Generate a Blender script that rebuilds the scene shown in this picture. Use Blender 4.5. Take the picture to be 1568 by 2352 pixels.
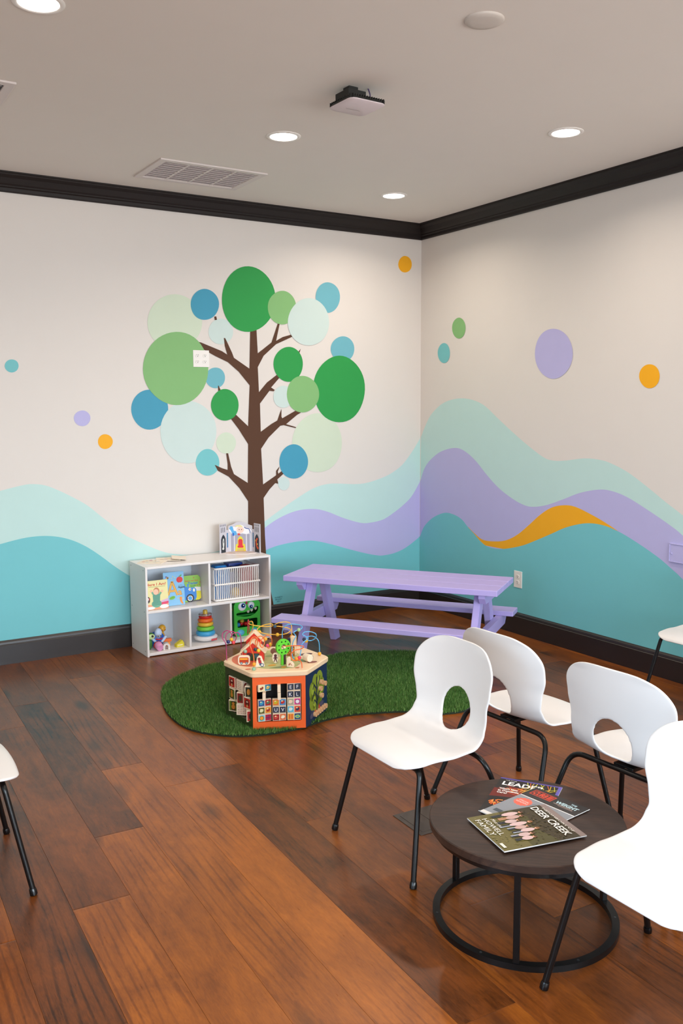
import bpy, bmesh, math, random
from mathutils import Vector, Matrix
from mathutils.geometry import tessellate_polygon

random.seed(7)
for o in list(bpy.data.objects):
    bpy.data.objects.remove(o)
SC = bpy.context.scene
COL = SC.collection
PI = math.pi

# ------------------------------------------------------------------ camera
FPX = 2068.58
CAM = Vector((-4.621, -6.187, 1.7))
YAW, PITCH, ROLL = [math.radians(a) for a in (31.7463, -6.6430, -0.2635)]
H = 3.1885                                        # ceiling height
FW = Vector((math.sin(YAW) * math.cos(PITCH), math.cos(YAW) * math.cos(PITCH), math.sin(PITCH)))
_r = Vector((math.cos(YAW), -math.sin(YAW), 0))
_u = _r.cross(FW)
RT = _r * math.cos(ROLL) + _u * math.sin(ROLL)
UP = -_r * math.sin(ROLL) + _u * math.cos(ROLL)
cam_d = bpy.data.cameras.new('camera')
cam = bpy.data.objects.new('camera', cam_d)
COL.objects.link(cam)
cam_d.sensor_fit = 'VERTICAL'
cam_d.sensor_height = 36.0
cam_d.lens = FPX / 2352 * 36.0
cam_d.clip_start = 0.05
cam.matrix_world = Matrix(((RT.x, UP.x, -FW.x, CAM.x), (RT.y, UP.y, -FW.y, CAM.y),
                           (RT.z, UP.z, -FW.z, CAM.z), (0, 0, 0, 1)))
SC.camera = cam

# ------------------------------------------------------------------ light and exposure
SC.view_settings.view_transform = 'Standard'
SC.view_settings.look = 'None'
SC.view_settings.exposure = 0.08
SC.view_settings.gamma = 1.0
SC.view_settings.use_curve_mapping = False
SC.cycles.max_bounces = 8
SC.cycles.diffuse_bounces = 5

W = bpy.data.worlds.new('outdoor_sky')
SC.world = W
W.use_nodes = True
bgn = W.node_tree.nodes['Background']
bgn.inputs[0].default_value = (0.75, 0.88, 1.0, 1)
bgn.inputs[1].default_value = 0.6

DAY_POWER = 26.0          # daylight through the back windows
LAMP_POWER = 9.2          # each recessed ceiling lamp
DAY_COL = (0.58, 0.80, 1.0)
LAMP_COL = (1.0, 0.86, 0.72)
FILL_POWER = 88.0  # added upward fill lamps outside the back windows
SIDE_POWER = 52.0
FILL_COL = (1.0, 0.95, 0.90)

ROOM_X0, ROOM_X1, ROOM_Y0 = -6.6, 2.6, -8.2
RET_Y = -4.7               # right wall ends; unseen widening laid out so daylight comes from the right
WINS = [(-6.1, -3.3), (-3.1, -0.3), (-0.1, 2.4)]
WIN_SIDE = (-7.7, -4.3)      # one more window in the side wall behind the camera
def daylight(nm, power, colr, tilt, spread, w, loc, rz):
    L = bpy.data.lights.new(nm, 'AREA')
    L.shape = 'RECTANGLE'
    L.size, L.size_y = w, 2.1
    L.energy = power * w / 2.8
    L.color = colr
    L.spread = math.radians(spread)
    lo = bpy.data.objects.new(nm, L)
    COL.objects.link(lo)
    lo.location = loc
    lo.rotation_euler = (math.radians(tilt), 0, rz)
for a, b in WINS:
    # sky light falls inwards and down; an added upward fill lamp brightens the ceiling
    daylight('sky_light', DAY_POWER, DAY_COL, 75, 64, b - a, ((a + b) / 2, ROOM_Y0 - 0.35, 1.45), 0)
    daylight('ceiling_fill', FILL_POWER, FILL_COL, 105, 150, b - a, ((a + b) / 2, ROOM_Y0 - 0.35, 1.45), 0)
a, b = WIN_SIDE
daylight('sky_light', SIDE_POWER, DAY_COL, 78, 90, b - a, (ROOM_X0 - 0.35, (a + b) / 2, 1.45), math.radians(-90))

def ray(px, py):
    return FW + RT * ((px - 784) / FPX) - UP * ((py - 1176) / FPX)
def atz(px, py, z=0.0):
    d = ray(px, py); return CAM + d * ((z - CAM.z) / d.z)
def aty(px, py, y=0.0):
    d = ray(px, py); return CAM + d * ((y - CAM.y) / d.y)
def atx(px, py, x=0.0):
    d = ray(px, py); return CAM + d * ((x - CAM.x) / d.x)

# ------------------------------------------------------------------ materials
def lin(c):
    if isinstance(c, str):
        c = c.lstrip('#'); c = [int(c[i:i + 2], 16) / 255 for i in (0, 2, 4)]
    return tuple((v / 12.92 if v <= 0.04045 else ((v + 0.055) / 1.055) ** 2.4) for v in c[:3]) + (1.0,)

_M = {}
def mat(name, color, rough=0.5, spec=0.5, var=0.04, scale=30.0, bump=0.0, metal=0.0, coat=0.0, bscale=None, emit=None):
    """procedural paint / plastic: colour with a little noise, optional fine relief"""
    if name in _M: return _M[name]
    m = bpy.data.materials.new(name); m.use_nodes = True
    nt = m.node_tree; N = nt.nodes; Lk = nt.links
    b = N['Principled BSDF']
    b.inputs['Roughness'].default_value = rough
    b.inputs['Specular IOR Level'].default_value = spec
    b.inputs['Metallic'].default_value = metal
    b.inputs['Coat Weight'].default_value = coat
    c = lin(color)
    tc = N.new('ShaderNodeTexCoord')
    nz = N.new('ShaderNodeTexNoise'); nz.inputs['Scale'].default_value = scale; nz.inputs['Detail'].default_value = 3
    Lk.new(tc.outputs['Object'], nz.inputs['Vector'])
    mx = N.new('ShaderNodeMix'); mx.data_type = 'RGBA'
    mx.inputs[6].default_value = tuple(v * (1 - var) for v in c[:3]) + (1,)
    mx.inputs[7].default_value = tuple(min(1, v * (1 + var)) for v in c[:3]) + (1,)
    Lk.new(nz.outputs['Fac'], mx.inputs[0]); Lk.new(mx.outputs[2], b.inputs['Base Color'])
    if bump:
        n2 = N.new('ShaderNodeTexNoise'); n2.inputs['Scale'].default_value = bscale or 200; n2.inputs['Detail'].default_value = 4
        Lk.new(tc.outputs['Object'], n2.inputs['Vector'])
        bp = N.new('ShaderNodeBump'); bp.inputs['Strength'].default_value = bump; bp.inputs['Distance'].default_value = 0.002
        Lk.new(n2.outputs['Fac'], bp.inputs['Height']); Lk.new(bp.outputs['Normal'], b.inputs['Normal'])
    if emit:
        b.inputs['Emission Color'].default_value = emit[0] + (1,); b.inputs['Emission Strength'].default_value = emit[1]
    _M[name] = m
    return m

def ramp(N, stops):
    r = N.new('ShaderNodeValToRGB'); e = r.color_ramp.elements
    while len(e) < len(stops): e.new(0.5)
    for i, (p, c) in enumerate(stops):
        e[i].position = p; e[i].color = c if len(c) == 4 else c + (1,)
    return r

def wood(name, dark, mid, light, rough=0.35, axis='Y', tone=None, scale=1.0, coat=0.0, contrast=1.0, knots=True):
    """streaky boards: grain runs along `axis` of the object; tone comes from the object's own colour"""
    if name in _M: return _M[name]
    m = bpy.data.materials.new(name); m.use_nodes = True
    nt = m.node_tree; N = nt.nodes; K = nt.links
    b = N['Principled BSDF']
    tc = N.new('ShaderNodeTexCoord'); oi = N.new('ShaderNodeObjectInfo')
    off = N.new('ShaderNodeVectorMath'); off.operation = 'MULTIPLY_ADD'
    K.new(oi.outputs['Random'], off.inputs[0]); off.inputs[1].default_value = (17.0, 31.0, 5.0)
    K.new(tc.outputs['Object'], off.inputs[2])
    def mp(sx, sy, sz):
        n = N.new('ShaderNodeMapping'); K.new(off.outputs[0], n.inputs[0])
        v = {'Y': (sx, sy, sz), 'X': (sy, sx, sz), 'Z': (sx, sz, sy)}[axis]
        n.inputs['Scale'].default_value = [k * scale for k in v]; return n
    def noise(mapn, sc, det=6, rgh=0.6, dist=0.0):
        n = N.new('ShaderNodeTexNoise'); K.new(mapn.outputs[0], n.inputs['Vector'])
        n.inputs['Scale'].default_value = sc; n.inputs['Detail'].default_value = det
        n.inputs['Roughness'].default_value = rgh; n.inputs['Distortion'].default_value = dist; return n
    fine = noise(mp(70, 5.0, 70), 2.0, 8, 0.75)
    fleck = noise(mp(34, 7.0, 34), 2.2, 5, 0.7, 1.5)
    band = noise(mp(6, 0.8, 6), 1.7, 5, 0.6, 1.6)
    cloud = noise(mp(4.2, 2.0, 4.2), 1.3, 4, 0.6, 1.0)
    patch = noise(mp(2.4, 1.1, 2.4), 1.0, 2, 0.5)
    wv = N.new('ShaderNodeTexWave'); K.new(mp(4, 0.45, 4).outputs[0], wv.inputs['Vector'])
    wv.bands_direction = {'Y': 'X', 'X': 'Y', 'Z': 'X'}[axis]
    wv.inputs['Scale'].default_value = 2.6; wv.inputs['Distortion'].default_value = 14.0
    wv.inputs['Detail'].default_value = 2.5; wv.inputs['Detail Scale'].default_value = 0.45; wv.inputs['Detail Roughness'].default_value = 0.6
    def mth(op, a, bb, cl=False):
        n = N.new('ShaderNodeMath'); n.operation = op; n.use_clamp = cl
        for i, v in enumerate((a, bb)):
            if isinstance(v, (int, float)): n.inputs[i].default_value = v
            else: K.new(v, n.inputs[i])
        return n.outputs[0]
    def centred(sock, k): return mth('MULTIPLY', mth('SUBTRACT', sock, 0.5), k * contrast)
    pm = ramp(N, [(0.45, (0, 0, 0, 1)), (0.62, (1, 1, 1, 1))]); K.new(patch.outputs['Fac'], pm.inputs[0])
    g = mth('ADD', centred(fine.outputs['Fac'], 0.42), centred(fleck.outputs['Fac'], 0.55))
    g = mth('ADD', g, centred(band.outputs['Fac'], 0.55))
    g = mth('ADD', g, centred(cloud.outputs['Fac'], 0.85))
    lines = ramp(N, [(0.0, (0, 0, 0, 1)), (0.28, (1, 1, 1, 1))]); K.new(wv.outputs['Fac'], lines.inputs[0])
    g = mth('ADD', g, mth('MULTIPLY', mth('MULTIPLY', mth('SUBTRACT', lines.outputs[0], 0.85), 0.22 * contrast), pm.outputs[0]))
    sep = N.new('ShaderNodeSeparateColor'); K.new(oi.outputs['Color'], sep.inputs[0])
    t = mth('ADD', sep.outputs[0] if tone is None else tone, g, True)
    r = ramp(N, [(0.0, lin(dark)), (0.5, lin(mid)), (1.0, lin(light))])
    K.new(t, r.inputs[0])
    colr = r.outputs[0]
    if knots:
        vo = N.new('ShaderNodeTexVoronoi'); K.new(mp(3.2, 1.1, 3.2).outputs[0], vo.inputs['Vector'])
        vo.inputs['Scale'].default_value = 1.3
        kr = ramp(N, [(0.0, (1, 1, 1, 1)), (0.09, (.75, .75, .75, 1)), (0.20, (0, 0, 0, 1))]); K.new(vo.outputs['Distance'], kr.inputs[0])
        mk = N.new('ShaderNodeMix'); mk.data_type = 'RGBA'
        K.new(mth('MULTIPLY', kr.outputs[0], 0.75), mk.inputs[0]); K.new(colr, mk.inputs[6]); mk.inputs[7].default_value = lin('#2a1a12')
        colr = mk.outputs[2]
    K.new(colr, b.inputs['Base Color'])
    rr = mth('ADD', mth('MULTIPLY', fine.outputs['Fac'], 0.16), rough - 0.08)
    K.new(rr, b.inputs['Roughness'])
    b.inputs['Specular IOR Level'].default_value = 0.4; b.inputs['Coat Weight'].default_value = coat; b.inputs['Coat Roughness'].default_value = 0.4
    bp = N.new('ShaderNodeBump'); bp.inputs['Strength'].default_value = 0.25; bp.inputs['Distance'].default_value = 0.0015
    K.new(fine.outputs['Fac'], bp.inputs['Height']); K.new(bp.outputs['Normal'], b.inputs['Normal'])
    _M[name] = m
    return m

WHITE_WALL = mat('white_wall_paint', '#ded9d3', 0.55, 0.25, 0.012, 6, bump=0.10, bscale=260)
CEIL = mat('ceiling_paint', '#e4dfd8', 0.8, 0.3, 0.012, 5, bump=0.08, bscale=180)
FLOORW = wood('oiled_oak_planks', '#351a0a', '#773f16', '#a55d1c', rough=0.30, coat=0.0)
TRIMW = wood('espresso_stained_trim', '#17100d', '#1e1512', '#2a1e19', rough=0.42, axis='X', tone=0.5, knots=False, contrast=0.6, coat=0.6)
TRIMY = wood('espresso_stained_trim_y', '#17100d', '#1e1512', '#2a1e19', rough=0.42, axis='Y', tone=0.5, knots=False, contrast=0.6, coat=0.6)
CROWNX = wood('crown_stain_x', '#120c0a', '#1a1210', '#241a16', rough=0.55, axis='X', tone=0.5, knots=False, contrast=0.6)
CROWNY = wood('crown_stain_y', '#120c0a', '#1a1210', '#241a16', rough=0.55, axis='Y', tone=0.5, knots=False, contrast=0.6)
SHELLM = mat('white_plastic', '#e3e1e0', 0.38, 0.5, 0.006, 20)
BLACK = mat('black_powder_coat', '#090a0b', 0.30, 0.4, 0.1, 90, bump=0.05, bscale=600)
RUBBER = mat('black_rubber', '#08090a', 0.25, 0.5, 0.05)
MELA = mat('white_melamine', '#eae6e4', 0.35, 0.5, 0.01, 12)
MELB = mat('pale_hardboard', '#dfe6ee', 0.5, 0.4, 0.01, 12)
LILAC = mat('lilac_gloss_paint', '#b3a6de', 0.42, 0.45, 0.03, 9, bump=0.06, bscale=120)
WHITEP = mat('white_switch_plastic', '#ece9e4', 0.35, 0.5, 0.01)
DARKP = mat('dark_grey_plastic', '#232524', 0.5, 0.4, 0.05)

# ------------------------------------------------------------------ mesh helpers
_bc = {}
def bevel_box(sx, sy, sz, bv=0.0, seg=2):
    k = (round(sx, 5), round(sy, 5), round(sz, 5), round(bv, 5), seg)
    if k not in _bc:
        bm = bmesh.new(); bmesh.ops.create_cube(bm, size=1)
        for v in bm.verts: v.co = (v.co.x * sx, v.co.y * sy, v.co.z * sz)
        if bv > 0: bmesh.ops.bevel(bm, geom=list(bm.edges), offset=bv, segments=seg, affect='EDGES', profile=0.5)
        bm.verts.index_update()
        _bc[k] = ([v.co.copy() for v in bm.verts], [[v.index for v in f.verts] for f in bm.faces]); bm.free()
    return _bc[k]

def catmull(pts, n=8, closed=False):
    pts = [Vector(p) for p in pts]; out = []; m = len(pts)
    for i in range(m if closed else m - 1):
        if closed: p0, p1, p2, p3 = (pts[(i + k) % m] for k in (-1, 0, 1, 2))
        else:
            p1, p2 = pts[i], pts[i + 1]
            p0 = pts[i - 1] if i else p1 * 2 - p2
            p3 = pts[i + 2] if i + 2 < m else p2 * 2 - p1
        for j in range(n):
            t = j / n
            out.append(0.5 * ((2 * p1) + (p2 - p0) * t + (2 * p0 - 5 * p1 + 4 * p2 - p3) * t * t + (3 * p1 - p0 - 3 * p2 + p3) * t ** 3))
    if not closed: out.append(pts[-1])
    return out

class MB:
    def __init__(s): s.v, s.f, s.mi, s.mats = [], [], [], []
    def slot(s, m):
        if m not in s.mats: s.mats.append(m)
        return s.mats.index(m)
    def add(s, vs, fs, M=None, m=None):
        o = len(s.v); i = s.slot(m) if m else 0
        s.v += [(M @ Vector(v)) if M else Vector(v) for v in vs]
        for f in fs: s.f.append([o + k for k in f]); s.mi.append(i)
        return s
    def box(s, c, size, bv=0.0, rot=None, m=None, seg=2):
        vs, fs = bevel_box(*size, bv, seg)
        M = Matrix.Translation(Vector(c))
        if rot: M = M @ rot
        return s.add(vs, fs, M, m)
    def tube(s, path, r, n=10, closed=False, m=None, cap=True):
        path = [Vector(p) for p in path]; k = len(path); vs, fs = [], []
        def tan(i):
            a = path[(i - 1) % k] if (closed or i > 0) else path[0]
            b = path[(i + 1) % k] if (closed or i < k - 1) else path[-1]
            return (b - a).normalized()
        t = tan(0); nrm = t.orthogonal().normalized()
        for i in range(k):
            t2 = tan(i); q = t.rotation_difference(t2); nrm = (q @ nrm); nrm = (nrm - t2 * nrm.dot(t2)).normalized(); t = t2
            bn = t.cross(nrm); rr = r[i] if isinstance(r, (list, tuple)) else r
            for j in range(n):
                a = 2 * PI * j / n; vs.append(path[i] + (nrm * math.cos(a) + bn * math.sin(a)) * rr)
        for i in range(k if closed else k - 1):
            for j in range(n):
                a, b = i * n + j, i * n + (j + 1) % n
                c, d = ((i + 1) % k) * n + (j + 1) % n, ((i + 1) % k) * n + j
                fs.append([a, b, c, d])
        if cap and not closed: fs += [list(range(n))[::-1], [(k - 1) * n + j for j in range(n)]]
        return s.add(vs, fs, None, m)
    def lathe(s, prof, n=24, M=None, m=None):
        vs, fs = [], []
        for (r, z) in prof:
            for j in range(n): a = 2 * PI * j / n; vs.append((r * math.cos(a), r * math.sin(a), z))
        for i in range(len(prof) - 1):
            for j in range(n): fs.append([i * n + j, i * n + (j + 1) % n, (i + 1) * n + (j + 1) % n, (i + 1) * n + j])
        loop = prof[0] == prof[-1]
        if prof[0][0] > 1e-6 and not loop: fs.append(list(range(n))[::-1])
        if prof[-1][0] > 1e-6 and not loop: fs.append([(len(prof) - 1) * n + j for j in range(n)])
        return s.add(vs, fs, M, m)
    def sphere(s, c, r, n=14, m=None, sq=(1, 1, 1)):
        k = n // 2
        prof = [(max(1e-7, math.sin(PI * i / k)) * 1.0, -math.cos(PI * i / k)) for i in range(k + 1)]
        M = Matrix.Translation(Vector(c)) @ Matrix.Diagonal((r * sq[0], r * sq[1], r * sq[2], 1))
        return s.lathe(prof, n, M, m)
    def prism(s, poly, z0, z1, M=None, m=None):
        """poly: 2-D outline (counter-clockwise) extruded from z0 to z1"""
        k = len(poly); vs = [(p[0], p[1], z0) for p in poly] + [(p[0], p[1], z1) for p in poly]
        tri = tessellate_polygon([[Vector((p[0], p[1], 0)) for p in poly]])
        fs = [[i, (i + 1) % k, k + (i + 1) % k, k + i] for i in range(k)]
        for a, b, c in tri:
            A, B, C = poly[a], poly[b], poly[c]
            if (B[0] - A[0]) * (C[1] - A[1]) - (B[1] - A[1]) * (C[0] - A[0]) < 0: b, c = c, b
            fs += [[a, c, b], [k + a, k + b, k + c]]
        return s.add(vs, fs, M, m)
    def build(s, name, m=None, parent=None, smooth=None, loc=None, rot=None):
        me = bpy.data.meshes.new(name)
        me.from_pydata([tuple(v) for v in s.v], [], s.f)
        mats = s.mats if s.mats else [m]
        for x in mats: me.materials.append(x)
        if s.mats: me.polygons.foreach_set('material_index', s.mi)
        bm = bmesh.new(); bm.from_mesh(me); bmesh.ops.recalc_face_normals(bm, faces=bm.faces); bm.to_mesh(me); bm.free()
        if smooth is not None:
            me.polygons.foreach_set('use_smooth', [True] * len(me.polygons))
            me.set_sharp_from_angle(angle=math.radians(smooth))
        me.update()
        o = bpy.data.objects.new(name, me); COL.objects.link(o)
        if loc is not None: o.location = loc
        if rot is not None: o.rotation_euler = rot
        if parent: o.parent = parent
        return o

def thing(name, label, cat, loc=(0, 0, 0), rz=0.0, group=None):
    o = bpy.data.objects.new(name, None); COL.objects.link(o)
    o.location = loc; o.rotation_euler = (0, 0, rz); o.empty_display_size = 0.1
    return tag(o, label, cat, group)
def tag(o, label, cat, group=None):
    o['label'] = label; o['category'] = cat
    if group: o['group'] = group
    return o
def struct(o):
    o['kind'] = 'structure'; return o
def copy_thing(root, label, loc, rz, group=None):
    r = root.copy(); COL.objects.link(r); r.location = loc; r.rotation_euler = (0, 0, rz); r['label'] = label
    if group: r['group'] = group
    for ch in list(root.children):
        c = ch.copy(); COL.objects.link(c); c.parent = r
        for g in list(ch.children):
            d = g.copy(); COL.objects.link(d); d.parent = c
    return r
def rotm(ax, deg): return Matrix.Rotation(math.radians(deg), 4, ax)

def text_mesh(body, size, spacing=1.0, bold=0.0, shear=0.0):
    cu = bpy.data.curves.new('lettering', 'FONT'); cu.body = body; cu.size = size
    cu.align_x = 'LEFT'; cu.space_character = spacing; cu.offset = bold; cu.shear = shear; cu.resolution_u = 2
    ob = bpy.data.objects.new('lettering', cu); COL.objects.link(ob)
    bpy.context.view_layer.update()
    dg = bpy.context.evaluated_depsgraph_get()
    me = bpy.data.meshes.new_from_object(ob.evaluated_get(dg))
    vs = [v.co.copy() for v in me.vertices]; fs = [list(p.vertices) for p in me.polygons]
    bpy.data.objects.remove(ob); bpy.data.curves.remove(cu); bpy.data.meshes.remove(me)
    return vs, fs

class Print:
    """flat print on a surface: origin + unit axes u (right), v (up); later layers sit a hair higher"""
    def __init__(s, o, u, v, step=0.00025, base=0.0004):
        s.o, s.u, s.v = Vector(o), Vector(u).normalized(), Vector(v).normalized()
        s.n = s.u.cross(s.v).normalized(); s.mb = MB(); s.lay = 0; s.step = step; s.base = base
    def P(s, x, y, l): return s.o + s.u * x + s.v * y + s.n * (s.base + s.step * l)
    def poly(s, pts, m, layer=None):
        l = s.lay if layer is None else layer; s.lay = max(s.lay, l) + 1
        vs = [s.P(x, y, l) for x, y in pts]
        tri = tessellate_polygon([[Vector((p[0], p[1], 0)) for p in pts]])
        s.mb.add(vs, [list(t) for t in tri], None, m); return s
    def rect(s, x0, y0, x1, y1, m): return s.poly([(x0, y0), (x1, y0), (x1, y1), (x0, y1)], m)
    def ell(s, cx, cy, rx, ry, m, n=20, a=0.0):
        ca, sa = math.cos(a), math.sin(a)
        return s.poly([(cx + rx * math.cos(2 * PI * i / n) * ca - ry * math.sin(2 * PI * i / n) * sa,
                        cy + rx * math.cos(2 * PI * i / n) * sa + ry * math.sin(2 * PI * i / n) * ca) for i in range(n)], m)
    def line(s, pts, w, m):
        pts = [Vector((p[0], p[1])) for p in pts]
        for a, b in zip(pts[:-1], pts[1:]):
            d = (b - a).normalized(); q = Vector((-d.y, d.x)) * w / 2
            s.poly([tuple(a + q), tuple(a - q), tuple(b - q), tuple(b + q)], m, s.lay); s.lay -= 1
        s.lay += 1; return s
    def text(s, body, x, y, size, m, width=None, bold=0.0, shear=0.0, ang=0.0, align='l'):
        vs, fs = text_mesh(body, size, bold=bold, shear=shear)
        if not vs: return s
        x0 = min(v.x for v in vs); x1 = max(v.x for v in vs)
        k = (width / (x1 - x0)) if width else 1.0
        if align == 'c': x = x - (x1 - x0) * k / 2
        ca, sa = math.cos(ang), math.sin(ang)
        out = []
        for v in vs:
            a, b = (v.x - x0) * k, v.y
            out.append(s.P(x + a * ca - b * sa, y + a * sa + b * ca, s.lay))
        s.lay += 1; s.mb.add(out, fs, None, m); return s
    def build(s, name, parent): 
        o = s.mb.build(name, None, parent)
        me = o.data
        bm = bmesh.new(); bm.from_mesh(me)
        for f in bm.faces:
            if f.normal.dot(s.n) < 0: f.normal_flip()
        bm.to_mesh(me); bm.free(); return o
def ink(c, rough=0.45): return mat('ink_' + c.lstrip('#'), c, rough, 0.4, 0.02, 40)

# ------------------------------------------------------------------ room shell
def wall_box(name, x0, x1, y0, y1, z0, z1, m):
    return struct(MB().box(((x0 + x1) / 2, (y0 + y1) / 2, (z0 + z1) / 2), (x1 - x0, y1 - y0, z1 - z0)).build(name, m))
T = 0.12
wall_left = wall_box('wall_left', ROOM_X0 - T, T, 0, T, -0.06, H + 0.1, WHITE_WALL)
wall_right = wall_box('wall_right', 0, T, RET_Y, 0, -0.06, H + 0.1, WHITE_WALL)
wall_return = wall_box('wall_return', T, ROOM_X1, RET_Y, RET_Y + T, -0.06, H + 0.1, WHITE_WALL)
wall_end = wall_box('wall_end', ROOM_X1, ROOM_X1 + T, ROOM_Y0, RET_Y + T, -0.06, H + 0.1, WHITE_WALL)
mb = MB()
WZ0, WZ1 = 0.45, 2.5
def bk(x0, x1, z0, z1): mb.box(((x0 + x1) / 2, ROOM_Y0 - T / 2, (z0 + z1) / 2), (x1 - x0, T, z1 - z0))
bk(ROOM_X0 - T, ROOM_X1 + T, -0.06, WZ0); bk(ROOM_X0 - T, ROOM_X1 + T, WZ1, H + 0.1)
edges = [ROOM_X0 - T] + [e for w in WINS for e in w] + [ROOM_X1 + T]
for i in range(0, len(edges), 2): bk(edges[i], edges[i + 1], WZ0, WZ1)
wall_back = struct(mb.build('wall_back', WHITE_WALL))
mb = MB()
def sd_(y0, y1, z0, z1): mb.box((ROOM_X0 - T / 2, (y0 + y1) / 2, (z0 + z1) / 2), (T, y1 - y0, z1 - z0))
sd_(ROOM_Y0, 0, -0.06, WZ0); sd_(ROOM_Y0, 0, WZ1, H + 0.1); sd_(ROOM_Y0, WIN_SIDE[0], WZ0, WZ1); sd_(WIN_SIDE[1], 0, WZ0, WZ1)
wall_side = struct(mb.build('wall_side', WHITE_WALL))
ceiling = struct(MB().box(((ROOM_X0 + ROOM_X1) / 2, ROOM_Y0 / 2, H + 0.06), (ROOM_X1 - ROOM_X0 + 0.2, -ROOM_Y0 + 0.2, 0.12)).build('ceiling', CEIL))

gl = bpy.data.materials.new('window_glass'); gl.use_nodes = True
gn = gl.node_tree; gn.nodes.remove(gn.nodes['Principled BSDF'])
tr = gn.nodes.new('ShaderNodeBsdfTransparent'); gs = gn.nodes.new('ShaderNodeBsdfGlossy'); gs.inputs['Roughness'].default_value = 0.02
fr = gn.nodes.new('ShaderNodeFresnel'); ms = gn.nodes.new('ShaderNodeMixShader')
gn.links.new(fr.outputs[0], ms.inputs[0]); gn.links.new(tr.outputs[0], ms.inputs[1]); gn.links.new(gs.outputs[0], ms.inputs[2])
gn.links.new(ms.outputs[0], gn.nodes['Material Output'].inputs[0])
for i, (a, b) in enumerate(WINS):
    fm = MB(); y = ROOM_Y0 - 0.06
    for x in (a + 0.03, (a + b) / 2, b - 0.03): fm.box((x, y, (WZ0 + WZ1) / 2), (0.06, 0.07, WZ1 - WZ0), 0.004)
    for z in (WZ0 + 0.03, WZ1 - 0.03): fm.box(((a + b) / 2, y, z), (b - a, 0.07, 0.06), 0.004)
    w = struct(fm.build('window_%d' % (i + 1), TRIMW))
    for k in range(2):
        xa = a + 0.06 + k * (b - a - 0.06) / 2; xb = xa + (b - a - 0.06) / 2 - 0.06
        MB().box(((xa + xb) / 2, y, (WZ0 + WZ1) / 2), (xb - xa, 0.006, WZ1 - WZ0 - 0.12)).build('pane', gl, w)

fm = MB(); x = ROOM_X0 - .06; a, b = WIN_SIDE
for y in (a + .03, (a + b) / 2, b - .03): fm.box((x, y, (WZ0 + WZ1) / 2), (.07, .06, WZ1 - WZ0), .004)
for z in (WZ0 + .03, WZ1 - .03): fm.box((x, (a + b) / 2, z), (.07, b - a, .06), .004)
w = struct(fm.build('window_4', TRIMY))
for k in range(2):
    ya = a + .06 + k * (b - a - .06) / 2; yb = ya + (b - a - .06) / 2 - .06
    MB().box((x, (ya + yb) / 2, (WZ0 + WZ1) / 2), (.006, yb - ya, WZ1 - WZ0 - .12)).build('pane', gl, w)

# floor: slab + every plank
floor = struct(MB().box(((ROOM_X0 + ROOM_X1) / 2, ROOM_Y0 / 2, -0.04), (ROOM_X1 - ROOM_X0 + 0.2, -ROOM_Y0 + 0.2, 0.055)).build('floor', mat('subfloor', '#1b0f09', 0.8)))
PWD = 0.1985
ALONG = Vector((0.039, 1.0)).normalized(); PERP = Vector((ALONG.y, -ALONG.x)); ORG = Vector((-3.675, -3.0))
def clip(poly, f):
    out = []
    for i in range(len(poly)):
        a, b = poly[i], poly[(i + 1) % len(poly)]; fa, fb = f(a), f(b)
        if fa >= 0: out.append(a)
        if (fa >= 0) != (fb >= 0): t = fa / (fa - fb); out.append(a + (b - a) * t)
    return out
def plank(k, l0, l1, tone):
    g = 0.00025
    cs = [(k * PWD + g, l0 + g), ((k + 1) * PWD - g, l0 + g), ((k + 1) * PWD - g, l1 - g), (k * PWD + g, l1 - g)]
    poly = [ORG + PERP * s + ALONG * l for s, l in cs]
    for f in (lambda p: p.x - ROOM_X0 - .002, lambda p: (-0.002 if p.y > RET_Y else ROOM_X1 - .002) - p.x, lambda p: -0.002 - p.y, lambda p: p.y - ROOM_Y0 - .002):
        poly = clip(poly, f)
        if len(poly) < 3: return
    c = sum(poly, Vector((0, 0))) / len(poly)
    ang = math.atan2(ALONG.y, ALONG.x) - PI / 2
    R2 = Matrix.Rotation(-ang, 2)
    loc = [R2 @ (p - c) for p in poly]
    bv = 0.0006; n = len(loc)
    inner = [p * (1 - bv / max(0.02, abs(p.x) * 0.7 + 0.03)) for p in loc]
    vs = [(p.x, p.y, -0.0115) for p in loc] + [(p.x, p.y, -0.0006) for p in loc] + [(p.x, p.y, 0) for p in inner]
    fs = [list(range(n))[::-1], [2 * n + i for i in range(n)]]
    for j in (0, 1): fs += [[j * n + i, j * n + (i + 1) % n, (j + 1) * n + (i + 1) % n, (j + 1) * n + i] for i in range(n)]
    o = MB().add(vs, fs).build('plank', FLOORW, floor, loc=(c.x, c.y, 0), rot=(0, 0, ang))
    o.color = (tone, tone, tone, 1)
KNOWN = {0: (-2.765, 0.25, 0.66), 1: (-2.107, 0.45, 0.68), 2: (-2.44, 0.62, 0.78), 3: (-2.35, 0.5, 0.28), -1: (-3.25, 0.42, 0.62), -2: (-3.9, 0.3, 0.4), 4: (-1.2, .45, .42), 5: (-3.9, .4, .35), 6: (-4.1, .5, .3)}
rp = random.Random(3)
for k in range(-16, 33):
    jy = KNOWN.get(k, (rp.uniform(-4.5, -1.0), rp.uniform(0.28, 0.6), rp.uniform(0.28, 0.6)))
    l = jy[0] + 3.0
    cuts = [l]; tones = []
    up = [l]
    while up[-1] < 3.5: up.append(up[-1] + rp.uniform(1.7, 2.3))
    dn = [l]
    while dn[-1] > -5.6: dn.append(dn[-1] - rp.uniform(1.7, 2.3))
    for i in range(len(up) - 1): plank(k, up[i], up[i + 1], jy[1] if i == 0 else rp.uniform(0.3, 0.6))
    for i in range(len(dn) - 1): plank(k, dn[i + 1], dn[i], jy[2] if i == 0 else rp.uniform(0.3, 0.6))

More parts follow.
